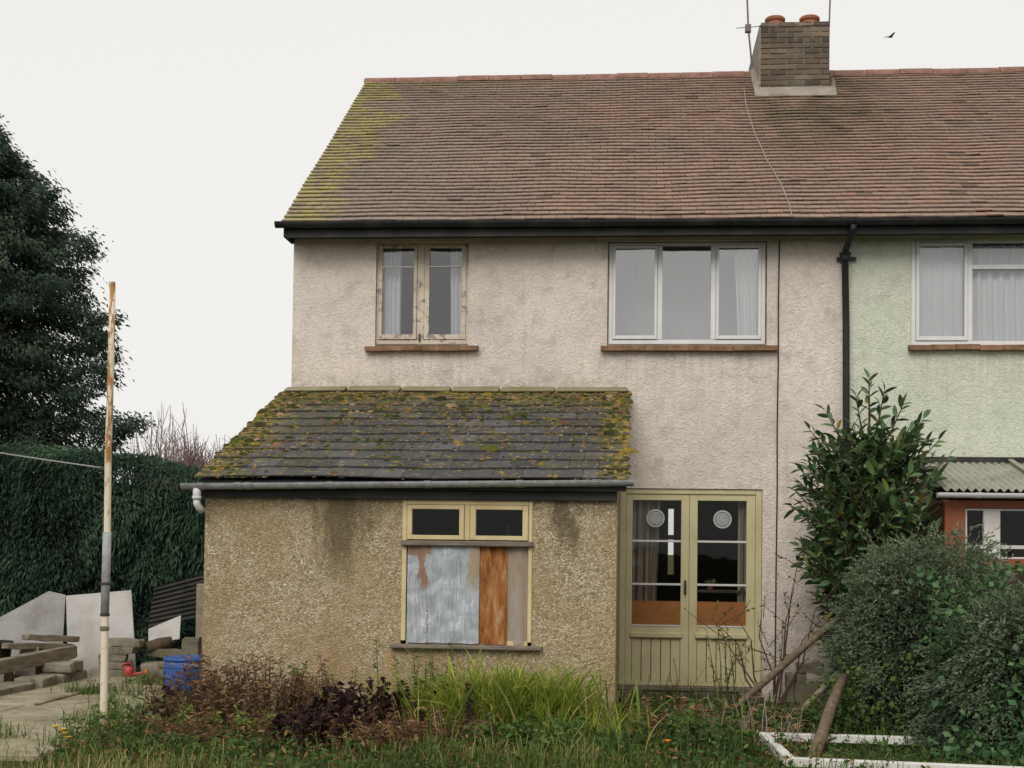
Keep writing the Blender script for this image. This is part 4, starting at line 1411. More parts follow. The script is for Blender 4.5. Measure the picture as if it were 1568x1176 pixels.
for a, b in ((3.227, 4.748), (4.902, 6.048)):
    mid = (a + b) / 2 if a > 4 else 3.485
    pw = bars('window', 'offwhite', po, frame4(a, b, 1.557, 2.043, .02) + [(3.40, 3.56, 1.577, 2.023)] * (a < 4) + [(4.2, 4.3, 1.577, 2.023)] * (a < 4) + [(mid - .05, mid + .05, 1.577, 2.023)] * (a > 4), PYF + .02, PYF + .07)
    for (xa, xb) in (((a + .02, 3.40), (3.56, 4.2), (4.3, b - .02)) if a < 4 else ((a + .02, mid - .05), (mid + .05, b - .02))):
        bars('glazing_bar', 'offwhite', pw, [(xa, xb, 1.655, 1.69)], PYF + .025, PYF + .06, .002)
        pane(pw, 'glass_dark', xa, xb, 1.577, 2.023, PYF + .062)
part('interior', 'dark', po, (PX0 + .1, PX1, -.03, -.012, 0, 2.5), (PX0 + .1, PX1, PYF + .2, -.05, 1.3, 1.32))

# ================================================================== pole and line
pl = thing('washing_line_pole', 'tall thin post with flaking cream paint and a grey sleeve', 'pole', (-4.16, -4.27, 0))
m = MB()
pts = [(-4.160, -4.27, -.2), (-4.162, -4.27, .4), (-4.170, -4.268, 1.1), (-4.165, -4.27, 1.7), (-4.172, -4.27, 2.3), (-4.165, -4.27, 3.0), (-4.168, -4.27, 3.66)]
m.tube(pts, [.032, .031, .03, .0285, .028, .027, .026], 10)
m.build('post', 'pole', pl, smooth=True)
m = MB().tube([(-4.171, -4.269, 1.02), (-4.168, -4.269, 1.4), (-4.166, -4.27, 1.69)], [.0335, .0345, .034], 12)
sl_ = m.build('sleeve', 'greypvc', pl, smooth=True)
for z in (1.02, 1.265):
    MB().lathe((-4.170, -4.269, z), [(.035, 0), (.039, .003), (.039, .02), (.035, .023)], 12).build('wire_band', 'metal', sl_)
MB().lathe((-4.170, -4.269, .9), [(.031, 0), (.037, .006), (.038, .03), (.031, .04)], 10).build('rope_binding', 'plank', pl)
part('top_cleat', 'pole', pl, (-4.19, -4.15, -4.29, -4.25, 3.661, 3.70))
part('line_hook', 'metal', pl, (-4.235, -4.196, -4.275, -4.262, 2.19, 2.215))
m = MB()
p0, p1 = Vector((-4.235, -4.268, 2.205)), Vector((-9.2, -3.2, 3.35))
m.tube([p0.lerp(p1, i / 10) - Vector((0, 0, .16 * math.sin(math.pi * i / 10))) for i in range(11)], .006, 5)
tag(m.build('washing_line', 'wire', None), 'thin grey washing line running from the post to the left', 'line')

# ================================================================== foliage
def sample_leaves(cent, spread, per, outdir, dirjit):
    n = len(cent) * per
    C = np.repeat(cent, per, 0) + rng.normal(size=(n, 3)) * np.repeat(spread, per, 0)
    D = np.repeat(outdir, per, 0) + rng.normal(size=(n, 3)) * dirjit
    return C, D


def tree_radius(z):
    zs = [1.2, 2.2, 3.2, 4.2, 5.1, 6.2, 7.1, 8.1, 8.9, 9.5, 9.9]
    rs = [1.8, 2.2, 2.4, 2.5, 2.5, 2.3, 1.9, 1.2, .5, .2, .03]
    return np.interp(z, zs, rs)


TX, TY = -11.95, 9.0
tr = thing('evergreen_tree', 'tall dark evergreen tree rising behind the hedge at left', 'tree', (TX, TY, 0))
m = MB().tube([(TX, TY, -.2), (TX + .05, TY, 2), (TX - .03, TY, 4.5), (TX + .03, TY, 7), (TX, TY, 9.4)], [.26, .22, .16, .09, .02], 9)
limbs = []
for i in range(30):
    z = random.uniform(1.6, 8.2)
    az = random.uniform(0, 2 * math.pi)
    r_ = float(tree_radius(z)) * .7
    e = Vector((TX + r_ * math.cos(az), TY + r_ * math.sin(az), z + .35 * r_ - .1))
    b = Vector((TX, TY, z - .2 * r_))
    md = b.lerp(e, .5) - Vector((0, 0, .05 * r_))
    m.tube([b, md, e], [.05, .035, .012], 5)
m.build('trunk', 'barkwood', tr, smooth=True)
TC, TD, TT, TL = [], [], [], []


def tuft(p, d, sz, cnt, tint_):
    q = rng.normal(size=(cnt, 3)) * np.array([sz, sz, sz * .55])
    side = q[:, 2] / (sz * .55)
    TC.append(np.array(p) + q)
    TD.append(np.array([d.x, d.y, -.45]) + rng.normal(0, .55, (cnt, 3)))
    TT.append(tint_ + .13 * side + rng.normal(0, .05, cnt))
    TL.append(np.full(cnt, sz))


nb = 230
for i in range(nb):
    z = 1.4 + 8.3 * ((i + .5) / nb) ** .92
    az = i * 2.39996 + random.gauss(0, .25)
    r_ = float(tree_radius(z)) * random.uniform(.78, 1.12)
    d = Vector((math.cos(az), math.sin(az), 0))
    bt = random.gauss(.46, .13)
    s_ = d.cross(Vector((0, 0, 1)))
    for k in range(7):
        f = .35 + .65 * k / 6
        lat = random.gauss(0, .16) * r_ * .6 * f
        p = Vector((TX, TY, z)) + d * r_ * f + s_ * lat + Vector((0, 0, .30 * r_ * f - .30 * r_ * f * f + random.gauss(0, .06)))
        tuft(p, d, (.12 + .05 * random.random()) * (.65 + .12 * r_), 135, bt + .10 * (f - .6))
for (x, y, z, sz) in ((-8.85, 8.5, 3.72, .15), (-8.62, 8.4, 3.6, .12), (-9.05, 8.4, 3.5, .15), (-9.3, 8.5, 3.6, .15), (-9.6, 8.4, 3.7, .15), (-9.5, 8.4, 6.75, .12), (-9.7, 8.5, 6.85, .14), (-9.35, 8.4, 5.2, .13), (-9.3, 8.5, 5.5, .13), (-10.2, 8.4, 7.7, .12), (-9.4, 8.3, 4.6, .15), (-9.5, 8.3, 4.2, .15)):
    for k in range(4):
        tuft((x + random.gauss(0, .08), y + random.gauss(0, .1), z + random.gauss(0, .06)), Vector((.9, -.3, 0)), sz, 80, .42)
C, D, tint = np.concatenate(TC), np.concatenate(TD), np.clip(np.concatenate(TT), 0, 1)
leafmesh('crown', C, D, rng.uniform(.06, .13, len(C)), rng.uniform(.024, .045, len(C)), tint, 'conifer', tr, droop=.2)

# hedge
hg = thing('hedge', 'tall clipped dark green hedge along the left boundary', 'hedge', (-8, 3.2, 0))


def hedge_top(x):
    return np.interp(x, [-14, -8.3, -7, -6.2, -5.7, -5.3, -4.4], [2.95, 2.8, 2.74, 2.62, 2.45, 2.3, 2.2])


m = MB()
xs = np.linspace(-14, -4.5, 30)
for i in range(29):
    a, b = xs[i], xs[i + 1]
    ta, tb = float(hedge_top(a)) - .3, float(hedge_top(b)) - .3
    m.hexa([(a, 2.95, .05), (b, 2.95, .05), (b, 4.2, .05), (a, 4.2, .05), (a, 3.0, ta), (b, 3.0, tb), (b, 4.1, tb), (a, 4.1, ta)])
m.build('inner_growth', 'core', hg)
n = 95000
x = rng.uniform(-13.5, -4.5, n)
top = hedge_top(x)
u = rng.uniform(0, 1, n)
face = u < .72
zf = top * (1 - rng.uniform(0, 1, n) ** 1.25 * .97)
y = np.where(face, 2.72, rng.uniform(2.72, 4.2, n))
z = np.where(face, zf, top)
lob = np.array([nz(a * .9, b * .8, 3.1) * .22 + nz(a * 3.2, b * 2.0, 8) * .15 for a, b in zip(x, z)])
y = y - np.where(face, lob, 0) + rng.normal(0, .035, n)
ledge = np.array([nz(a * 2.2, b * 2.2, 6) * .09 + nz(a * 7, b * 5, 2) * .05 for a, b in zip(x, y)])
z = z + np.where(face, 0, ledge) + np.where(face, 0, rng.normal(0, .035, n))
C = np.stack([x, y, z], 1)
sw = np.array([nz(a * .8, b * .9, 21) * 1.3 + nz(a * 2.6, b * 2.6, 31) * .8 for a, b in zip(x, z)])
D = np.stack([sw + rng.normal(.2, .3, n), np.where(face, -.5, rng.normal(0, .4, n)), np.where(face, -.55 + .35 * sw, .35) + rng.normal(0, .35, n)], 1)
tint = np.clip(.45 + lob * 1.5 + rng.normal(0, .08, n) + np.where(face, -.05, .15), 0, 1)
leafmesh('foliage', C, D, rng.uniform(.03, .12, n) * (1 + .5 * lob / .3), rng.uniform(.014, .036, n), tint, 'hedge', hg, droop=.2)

# bare shrubs beyond the hedge
def bare(x, y, h, spread, nst, label, mat='paletwig', group=None):
    t = thing('bare_shrub', label, 'shrub', (x, y, 0), group)
    m = MB()
    for i in range(nst):
        az = random.uniform(0, 2 * math.pi)
        sp = spread * math.sqrt(random.random())
        hh = h * random.uniform(.72, 1.0) * (1 - .25 * (sp / spread) ** 2)
        b = Vector((x + .15 * math.cos(az), y + .15 * math.sin(az), 0))
        e = Vector((x + sp * math.cos(az), y + sp * math.sin(az), hh))
        q1 = b.lerp(e, .45) + Vector((random.gauss(0, .07), random.gauss(0, .07), .12 * hh))
        q2 = b.lerp(e, .75) + Vector((random.gauss(0, .06), random.gauss(0, .06), .06 * hh))
        m.tube([b, q1, q2, e], [.018, .012, .008, .004], 4, caps=False)
        for k in range(14):
            s_ = q1.lerp(e, random.uniform(0, .8))
            e2 = s_ + Vector((random.gauss(0, .16), random.gauss(0, .16), random.uniform(.15, .45)))
            m.tube([s_, s_.lerp(e2, .5) + Vector((random.gauss(0, .02), 0, .02)), e2], [.006, .005, .003], 3, caps=False)
    m.build('branches', mat, t)


bare(-7.45, 7.0, 4.05, .8, 110, 'pale leafless shrub behind the hedge, next to the evergreen tree')
bare(-6.8, 6.6, 3.75, .6, 100, 'pinkish leafless shrub behind the hedge, next to the slate roof', 'pinktwig')
bare(-6.3, 7.2, 3.7, .5, 80, 'low leafless shrub behind the corner of the slate roof', 'pinktwig')

# laurel
la = thing('laurel_bush', 'glossy large-leaved laurel bush in front of the black downpipe', 'bush', (2.4, -1.0, 0))
m = MB()
shoots = []
for i in range(430):
    az = random.uniform(0, 2 * math.pi)
    zz = random.uniform(.5, 2.75)
    prof = np.interp(zz, [.4, .9, 1.6, 2.2, 2.7, 3.2], [.25, .42, .62, .6, .42, .1])
    r_ = float(prof) * math.sqrt(random.uniform(.35, 1.0))
    st = Vector((2.36 + .25 * r_ * math.cos(az), -1.0 + .25 * r_ * math.sin(az), zz - .25))
    d = Vector((math.cos(az) * .9, math.sin(az) * .9, random.uniform(.35, 1.2))).normalized()
    e = Vector((2.36 + r_ * math.cos(az), -1.0 + r_ * math.sin(az), zz)) + d * .14
    shoots.append((st, e, d))
for (ex, ey, ez, dx, dz) in ((2.33, -1.1, 3.22, .02, 1), (2.22, -1.1, 3.05, -.15, .9), (2.62, -1.1, 3.0, .55, .9), (2.78, -1.15, 2.85, .8, .8), (1.72, -1.2, 2.4, -.9, .35), (1.7, -1.15, 2.2, -.9, .1), (1.68, -1.2, 2.05, -.95, 0), (3.0, -1.2, 2.5, .9, .5), (3.08, -1.2, 2.2, .9, .0), (1.83, -1.1, 2.75, -.7, .6), (1.95, -1.2, 2.9, -.5, .8), (2.45, -1.1, 3.1, .3, 1), (2.9, -1.2, 2.65, .8, .5)):
    d = Vector((dx, -.15, dz)).normalized()
    e = Vector((ex, ey, ez)) + d * .1
    shoots.append((Vector((2.36, -1.0, ez - .6)).lerp(e, .35), e, d))
LC_, LD_ = [], []
for st, e, d in shoots:
    md = st.lerp(e, .5) + Vector((0, 0, -.03))
    m.tube([st, md, e], [.012, .009, .004], 5)
    a = d.orthogonal().normalized()
    b = d.cross(a)
    nl = 12
    for k in range(nl):
        f = .25 + .75 * k / (nl - 1)
        p = st.lerp(e, f)
        w = k * 2.4
        out = (a * math.cos(w) + b * math.sin(w)) * (.9 - .35 * f) + d * (.45 + .35 * f) + Vector((0, 0, -.08))
        LC_.append(p)
        LD_.append(out.normalized())
m.tube([(2.35, -.95, 0), (2.36, -1, .8), (2.34, -1.0, 1.8), (2.35, -1.05, 3.0)], [.05, .04, .028, .01], 7)
m.tube([(2.4, -1.0, 0), (2.1, -1.05, .9), (1.95, -1.1, 1.6)], [.04, .03, .012], 7)
m.tube([(2.4, -1.0, 0), (2.65, -1.05, 1.0), (2.8, -1.1, 1.9)], [.04, .03, .012], 7)
m.build('stem', 'barkwood', la, smooth=True)
# one leaf mesh: a pointed oval, folded along the rib and curved
lm = bpy.data.meshes.new('leaf')
vv = []
for t_, w_ in ((0, .0), (.2, .75), (.45, 1.0), (.72, .8), (.9, .38), (1.0, 0)):
    for s_ in (-1, 0, 1):
        vv.append((t_, s_ * w_ * .5 * .36, (.05 if s_ else 0.0) * w_ - .22 * t_ * t_ + .12 * t_))
ff = []
for j in range(5):
    for i in range(2):
        ff.append((j * 3 + i, j * 3 + i + 1, (j + 1) * 3 + i + 1, (j + 1) * 3 + i))
lm.from_pydata(vv, [], ff)
lm.polygons.foreach_set('use_smooth', np.ones(len(ff), dtype=bool))
lm.materials.append(MT['laureli'])


def leafmat(p, d, ln, rollv):
    zax = Vector((0, 0, 1))
    s_ = zax.cross(d)
    if s_.length < .05:
        s_ = Vector((1, 0, 0))
    s_.normalize()
    u_ = d.cross(s_)
    M_ = Matrix(((d.x, s_.x, u_.x, p.x), (d.y, s_.y, u_.y, p.y), (d.z, s_.z, u_.z, p.z), (0, 0, 0, 1)))
    return M_ @ Matrix.Rotation(rollv, 4, 'X') @ Matrix.Diagonal((ln, ln, ln, 1))


order = sorted(range(len(LC_)), key=lambda i: LC_[i].y - .12 * LC_[i].z + random.gauss(0, .12))
for i in order[:300]:
    o = bpy.data.objects.new('leaf', lm)
    COL.objects.link(o)
    o.parent = la
    o.matrix_local = Matrix.Translation(-ORG[la.name]) @ leafmat(LC_[i], LD_[i], random.uniform(.11, .17), random.gauss(0, .5))
rest = MB()
for i in order[300:]:
    M_ = leafmat(LC_[i], LD_[i], random.uniform(.10, .16), random.gauss(0, .5))
    rest.add([M_ @ Vector(q) for q in vv], ff, min(1, max(0, random.gauss(.5, .28))))
tag(rest.build('foliage', 'laurel', la, smooth=True), kind='stuff')


# fine grey-green shrubs
def spray_bush(name, label, c, rad, nspray, per, mat, lsz, loc, tint0=.5, core=.7, droop=.35, low=0.0):
    t = thing(name, label, 'bush', loc)
    m = MB()
    # inner dark growth
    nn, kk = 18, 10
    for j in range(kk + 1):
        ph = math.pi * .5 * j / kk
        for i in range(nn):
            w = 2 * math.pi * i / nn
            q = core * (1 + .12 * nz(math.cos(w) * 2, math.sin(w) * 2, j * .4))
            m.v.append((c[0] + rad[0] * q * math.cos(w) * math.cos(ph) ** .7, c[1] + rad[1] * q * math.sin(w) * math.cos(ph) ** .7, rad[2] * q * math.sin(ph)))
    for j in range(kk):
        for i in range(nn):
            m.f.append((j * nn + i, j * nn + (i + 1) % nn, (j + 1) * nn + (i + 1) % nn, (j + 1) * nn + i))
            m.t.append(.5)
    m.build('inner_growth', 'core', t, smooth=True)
    az = rng.uniform(0, 2 * np.pi, nspray)
    sp = rng.uniform(low, 1.0, nspray)
    ph = np.arcsin(sp)
    bump_ = np.array([1 + .17 * nz(math.cos(a) * 2.2, math.sin(a) * 2.2, p * 2.5) + .13 * nz(math.cos(a) * 5, math.sin(a) * 5, p * 5) for a, p in zip(az, ph)])
    q = bump_ * rng.uniform(.78, 1.0, nspray)
    P = np.stack([c[0] + rad[0] * q * np.cos(az) * np.cos(ph) ** .7, c[1] + rad[1] * q * np.sin(az) * np.cos(ph) ** .7, rad[2] * q * np.sin(ph)], 1)
    Dn = np.stack([np.cos(az) * np.cos(ph), np.sin(az) * np.cos(ph), .55 * np.sin(ph) - droop * np.cos(ph)], 1) + rng.normal(0, .35, (nspray, 3))
    Dn /= np.linalg.norm(Dn, axis=1, keepdims=True)
    k = np.tile(np.arange(per), nspray)
    S = np.repeat(P, per, 0) + np.repeat(Dn, per, 0) * (k * lsz * .5)[:, None]
    S[:, 2] -= (k * lsz * .5) ** 2 * 1.2
    L = np.repeat(Dn, per, 0) * .9 + rng.normal(0, .42, (nspray * per, 3))
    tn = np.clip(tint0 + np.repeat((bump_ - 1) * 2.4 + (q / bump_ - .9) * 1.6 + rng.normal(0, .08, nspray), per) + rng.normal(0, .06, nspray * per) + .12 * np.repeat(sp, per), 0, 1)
    ok = S[:, 2] > .02
    nn_ = int(ok.sum())
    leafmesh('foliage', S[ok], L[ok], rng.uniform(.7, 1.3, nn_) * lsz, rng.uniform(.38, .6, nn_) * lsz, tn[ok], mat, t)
    # twigs
    m = MB()
    for i in range(0, nspray, max(1, nspray // 260)):
        p = Vector(P[i])
        d = Vector(Dn[i])
        b = Vector((c[0] + (p.x - c[0]) * .45, c[1] + (p.y - c[1]) * .45, p.z * .6))
        m.tube([b, b.lerp(p, .6) + Vector((0, 0, .04)), p + d * .12], [.009, .006, .002], 4, caps=False)
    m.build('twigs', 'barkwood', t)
    return t


b1 = spray_bush('rounded_shrub', 'rounded grey-green fine-leaved shrub in front of the porch', (2.62, -2.5), (.82, .8, 1.74), 9000, 9, 'greybush', .032, (2.62, -2.5, 0), .52)
b2 = spray_bush('spreading_shrub', 'dark spreading shrub filling the lower right corner', (3.35, -3.75), (1.0, .8, 1.32), 9000, 9, 'greybush', .034, (3.35, -3.75, 0), .42, .72, .55)


def leaf_patch(name, label, spots, mat, loc, cat='climber', size=(.05, .09), nper=46, spread=.12, stem=True, stops=None):
    t = thing(name, label, cat, loc)
    cc = np.array(spots, float)
    sp = np.tile(np.array([spread, spread * .6, spread * .9]), (len(cc), 1))
    C, D = sample_leaves(cc, sp, nper, np.tile(np.array([0, -.6, -.3]), (len(cc), 1)), .7)
    n = len(C)
    C[:, 2] = np.maximum(C[:, 2], .03)
    leafmesh('foliage', C, D, rng.uniform(size[0], size[1], n), rng.uniform(size[0], size[1], n) * .75, np.clip(rng.normal(.5, .25, n), 0, 1), mat, t, fold=.15)
    if stem:
        o = Vector((loc[0], loc[1], 0))
        for s_ in spots:
            m = MB()
            e = Vector(s_)
            m.tube([o, o.lerp(e, .5) + Vector((random.gauss(0, .1), .05, .05)), e], [.008, .006, .003], 5, caps=False)
            m.build('stem', 'greentwig', t)
    return t


leaf_patch('bindweed', 'bright green bindweed trailing over the shrubs at the right', [(2.95, -3.55, 1.30), (3.1, -3.5, 1.36), (2.8, -3.5, 1.22), (2.62, -3.5, 1.18), (2.6, -3.62, 1.05), (2.72, -3.75, .98), (2.5, -3.65, .92), (2.68, -4.0, .72), (2.75, -4.3, .45), (2.9, -4.45, .5), (2.62, -4.4, .22), (2.5, -4.35, .12), (2.8, -4.5, .15), (2.5, -3.3, 1.38), (2.9, -4.75, .12), (2.7, -4.8, .1), (3.05, -4.8, .2), (2.35, -4.6, .08), (2.98, -4.55, .28), (2.95, -4.4, .8)], 'vine', (2.7, -3.7, 0))
leaf_patch('ivy', 'ivy creeping over the leaning branches beside the rounded shrub', [(1.75, -3.0, .45), (1.9, -3.0, .52), (2.05, -3.05, .6), (2.2, -3.1, .48), (1.85, -3.1, .35), (2.0, -3.2, .3), (2.3, -3.1, .62), (2.45, -3.2, .45), (2.2, -3.3, .25), (1.65, -3.0, .32), (2.45, -3.35, .75)], 'weed', (2.0, -2.9, 0), size=(.04, .07), nper=40)

# leaning branches
m = MB().tube([(.62, -2.1, .0), (1.0, -2.05, .18), (1.45, -2.0, .58), (1.95, -1.95, 1.02), (2.25, -1.9, 1.3)], [.03, .032, .034, .03, .02], 8)
tag(m.build('fallen_branch', 'logwood', None, smooth=True), 'long brown branch leaning up from the ground before the doors', 'branch')
m = MB().tube([(1.28, -2.55, .02), (1.55, -2.5, .22), (1.85, -2.4, .52), (2.1, -2.3, .75)], [.026, .028, .024, .016], 8)
tag(m.build('fallen_branch', 'plank', None, smooth=True), 'shorter pale branch leaning into the rounded shrub', 'branch')
m = MB().tube([(1.41, -4.15, .0), (1.52, -3.9, .17), (1.64, -3.55, .36), (1.8, -3.1, .55)], [.05, .05, .046, .04], 10)
tag(m.build('log', 'logwood', None, smooth=True), 'thick grey log lying across the white frame', 'log')

# white frame on the ground
wf = thing('old_window_frame', 'white window frame lying on the grass at the lower right', 'frame', (1.6, -4.2, 0))
q = [Vector((1.06, -3.55, .10)), Vector((3.3, -3.62, .10)), Vector((3.3, -5.25, .10)), Vector((1.12, -4.98, .10))]
for i in range(4):
    a, b = q[i], q[(i + 1) % 4]
    d = (b - a).normalized()
    s_ = Vector((-d.y, d.x, 0))
    e = .0 if i % 2 else .075
    c = (a + b) / 2 - s_ * .0375
    MB().obox(c, d * ((b - a).length / 2 - (.0 if i % 2 == 0 else .077)), s_ * .0375, Vector((0, 0, .032))).build('frame_bar', 'white_frame', wf, bevel=.005)

# stones by the wall
for i, (x0, x1, y0, y1, z0, z1, lab) in enumerate(((1.68, 2.0, -.65, -.35, 0, .26, 'mossy stone block at the bottom of the pile by the cream wall'), (1.72, 1.98, -.62, -.36, .36, .46, 'flat mossy slab on top of the stone pile by the cream wall'), (1.70, 1.80, -.6, -.38, .262, .358, 'small mossy stone between block and slab by the cream wall'), (1.60, 1.675, -.62, -.4, 0, .36, 'upright narrow stone at the left of the pile by the cream wall'))):
    o = MB().rough(((x0 + x1) / 2, (y0 + y1) / 2, (z0 + z1) / 2), ((x1 - x0) / 2, 0, 0), (0, (y1 - y0) / 2, 0), (0, 0, (z1 - z0) / 2), .02, 6).build('stone_block', 'stone', None)
    tag(o, lab, 'stone', 'stones by the cream wall')

# ================================================================== clutter at the left
def panel(name, mat, label, cat, p, th=.02):
    """p: four corners; given thickness"""
    p = [Vector(q_) for q_ in p]
    nrm = (p[1] - p[0]).cross(p[3] - p[0]).normalized() * th
    m = MB().hexa([p[0], p[1], p[1] + nrm * -1, p[0] - nrm, p[3], p[2], p[2] - nrm, p[3] - nrm])
    return tag(m.build(name, mat, None, bevel=.003), label, cat)


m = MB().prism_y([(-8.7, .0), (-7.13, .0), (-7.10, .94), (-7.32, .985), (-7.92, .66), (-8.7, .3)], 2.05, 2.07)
tag(m.build('white_board', 'shaded_board', None), 'large white board with sloping top leaning at the far left', 'board')
panel('white_board', 'white_board', 'tall white board leaning in front of the hedge behind the post', 'board', [(-6.74, 1.32, .0), (-5.92, 1.38, .02), (-6.09, 1.62, 1.03), (-6.90, 1.58, .95)])
panel('white_board', 'white_board', 'small white board propped near the extension corner', 'board', [(-5.82, 1.5, .37), (-5.45, 1.55, .45), (-5.48, 1.68, .73), (-5.87, 1.63, .56)])
# dark corrugated sheet: its ribs are modelled
t = thing('corrugated_sheet', 'dark corrugated sheet leaning against the hedge by the extension', 'sheet', (-5.6, 1.9, .5))
m = MB()
n = 72
for k in range(2):
    for i in range(n + 1):
        f = i / n
        zo = .02 * math.sin(2 * math.pi * f * 9)
        for u in range(2):
            xx = -5.95 + .68 * u
            zz = .56 + .5 * f + .14 * u + .05 * u * f
            m.v.append((xx, 1.85 + .2 * f - zo + .004 * k, zz))
for k in range(2):
    for i in range(n):
        b = k * 2 * (n + 1) + i * 2
        m.f.append((b, b + 1, b + 3, b + 2))
        m.t.append(.5)
m.build('sheet', 'darkcorr', t, smooth=True)
tag(MB().box(-5.27, -5.13, 1.6, 1.72, 0, 1.12).build('fence_post', 'tan', None, bevel=.01), 'short tan post beside the extension corner', 'post')

blk = [  # x0 x1 y0 y1 z0 z1 rot label
    ((-6.75, -6.35), (-1.9, -.55), (0.0, .10), -.05, 'low kerb stone at the front of the block stack, nearest the path'),
    ((-6.62, -6.3), (-.5, .0), (.0, .13), .08, 'pale block lying behind the kerb stone at the left'),
    ((-6.6, -6.28), (.1, .75), (.0, .13), -.05, 'block at the far end of the bottom row beside the tall white board'),
    ((-6.58, -6.25), (.15, .6), (.135, .25), .06, 'block stacked on the far end of the bottom row'),
    ((-7.15, -6.85), (-.25, .1), (.0, .17), .1, 'rough block beside the black tub'),
    ((-7.1, -6.84), (-.2, .1), (.175, .27), -.12, 'small block stacked beside the black tub'),
    ((-6.95, -6.7), (.25, .6), (.0, .32), .05, 'tall block behind the slanting beam'),
    ((-6.93, -6.72), (.3, .58), (.325, .41), .2, 'top block of the stack behind the slanting beam'),
]
for (xr, yr, zr, rot, lab) in blk:
    c = Vector(((xr[0] + xr[1]) / 2, (yr[0] + yr[1]) / 2, (zr[0] + zr[1]) / 2))
    ca, sa = math.cos(rot), math.sin(rot)
    hx, hy, hz = (xr[1] - xr[0]) / 2, (yr[1] - yr[0]) / 2, (zr[1] - zr[0]) / 2
    o = MB().rough(c, (hx * ca, hx * sa, 0), (-hy * sa, hy * ca, 0), (0, 0, hz), .016, 6).build('concrete_block', 'block', None)
    tag(o, lab, 'block', 'loose blocks beside the path')
for (a, b, hw, hh, lab) in (((-6.98, -1.25, .2), (-6.45, .75, .335), .07, .075, 'long slanting beam on top of the block stack at the left'),
                            ((-6.95, .0, .44), (-6.5, .85, .385), .06, .035, 'short plank lying on the slanting beam'),
                            ((-6.85, .3, .52), (-6.5, .95, .465), .065, .035, 'topmost plank of the stack at the left')):
    a, b = Vector(a), Vector(b)
    d = (b - a)
    s_ = Vector((-d.y, d.x, 0)).normalized()
    u_ = s_.cross(d).normalized() * -1
    o = MB().rough((a + b) / 2, d / 2, s_ * hw, u_ * hh, .012, 8).build('timber_beam', 'plank', None)
    tag(o, lab, 'beam', 'beams on the block stack')
# black tub
tb = thing('black_tub', 'black plastic tub at the left edge behind the blocks', 'tub', (-7.25, .25, 0))
MB().lathe((-7.25, .25, 0), [(.2, 0), (.235, .2), (.26, .43), (.275, .44), (.275, .47), (.25, .47), (.22, .1), (.02, .09)], 24).build('body', 'binblack', tb, smooth=False)
MB().lathe((-7.25, .25, .405), [(.262, 0), (.283, .005), (.283, .03), (.276, .034)], 24).build('rim', 'binblack', tb)
# rubble pile behind the can
rb = [((-6.12, 1.0, .06), .2, .11, .06, .1, 'flat slab at the base of the pile behind the post'), ((-6.05, 1.05, .165), .17, .1, .04, -.1, 'slab second from the bottom of the pile behind the post'),
      ((-6.08, 1.05, .25), .16, .1, .04, .12, 'slab third from the bottom of the pile behind the post'), ((-6.0, 1.08, .335), .18, .1, .04, .0, 'slab fourth from the bottom of the pile behind the post'), ((-5.95, 1.1, .425), .19, .1, .045, .06, 'top slab of the pile behind the post'),
      ((-5.62, 1.2, .1), .17, .12, .09, .3, 'broken slab right of the watering can'), ((-5.3, 1.0, .12), .18, .14, .11, -.2, 'rough block leaning near the barrel'), ((-5.52, 1.35, .29), .25, .07, .05, .1, 'dark timber offcut lying on the rubble'), ((-5.22, 1.3, .36), .1, .09, .13, .1, 'upright rough stone against the tan post')]
for c, hx, hy, hz, rot, lab in rb:
    ca, sa = math.cos(rot), math.sin(rot)
    o = MB().rough(c, (hx * ca, hx * sa, random.gauss(0, .01)), (-hy * sa, hy * ca, 0), (0, 0, hz), .02, 6).build('paving_slab' if 'slab' in lab else 'rubble_stone', 'block' if 'slab' in lab else 'stone', None)
    tag(o, lab, 'rubble', 'rubble behind the post')
m = MB().tube([(-5.75, 1.25, .36), (-5.62, 1.32, .40), (-5.5, 1.4, .42)], [.07, .075, .07], 10)
tag(m.build('log', 'barkwood', None, smooth=True), 'short dark log on the rubble below the small white board', 'log')

# blue barrel
ba = thing('blue_barrel', 'open blue plastic barrel beside the extension corner', 'barrel', (-4.62, -.75, 0))
BX, BY = -4.58, -.78
MB().lathe((BX, BY, 0), [(.22, 0), (.25, .03), (.262, .2), (.265, .30), (.258, .37), (.242, .40), (.226, .40), (.25, .32), (.23, .05), (.02, .04)], 32).build('body', 'blue', ba, smooth=True)
MB().lathe((BX, BY, .385), [(.246, 0), (.263, .004), (.269, .02), (.263, .036), (.244, .04), (.23, .03)], 32).build('rim', 'blue', ba, smooth=True)
MB().lathe((BX, BY, .32), [(.262, 0), (.27, .006), (.27, .014), (.26, .02)], 32).build('hoop', 'blue', ba, smooth=True)
# watering can
wc = thing('watering_can', 'small red plastic watering can lying on its side by the rubble', 'watering can', (-5.8, .95, 0))
c0, ax = Vector((-5.87, .95, .03)), Vector((.22, -.1, .97)).normalized()
m = MB().tube([c0, c0 + ax * .02, c0 + ax * .09, c0 + ax * .13], [.045, .06, .056, .045], 16)
m.build('body', 'red', wc, smooth=True)
m = MB().tube([c0 + Vector((.05, -.01, .03)), c0 + Vector((.13, -.02, .045)), c0 + Vector((.21, -.03, .06))], [.022, .017, .014], 10)
m.build('spout', 'red', wc, smooth=True)
m = MB().tube([c0 + Vector((.21, -.03, .06)), c0 + Vector((.235, -.03, .067)), c0 + Vector((.25, -.032, .07))], [.016, .036, .038], 14)
m.build('rose', 'orange', wc, smooth=True)
m = MB().tube([c0 + ax * .11 + Vector((.03, 0, 0)), c0 + ax * .18, c0 + ax * .16 + Vector((-.08, 0, 0)), c0 + ax * .08 + Vector((-.1, 0, 0)), c0 + ax * .04 + Vector((-.065, 0, 0))], .008, 8)
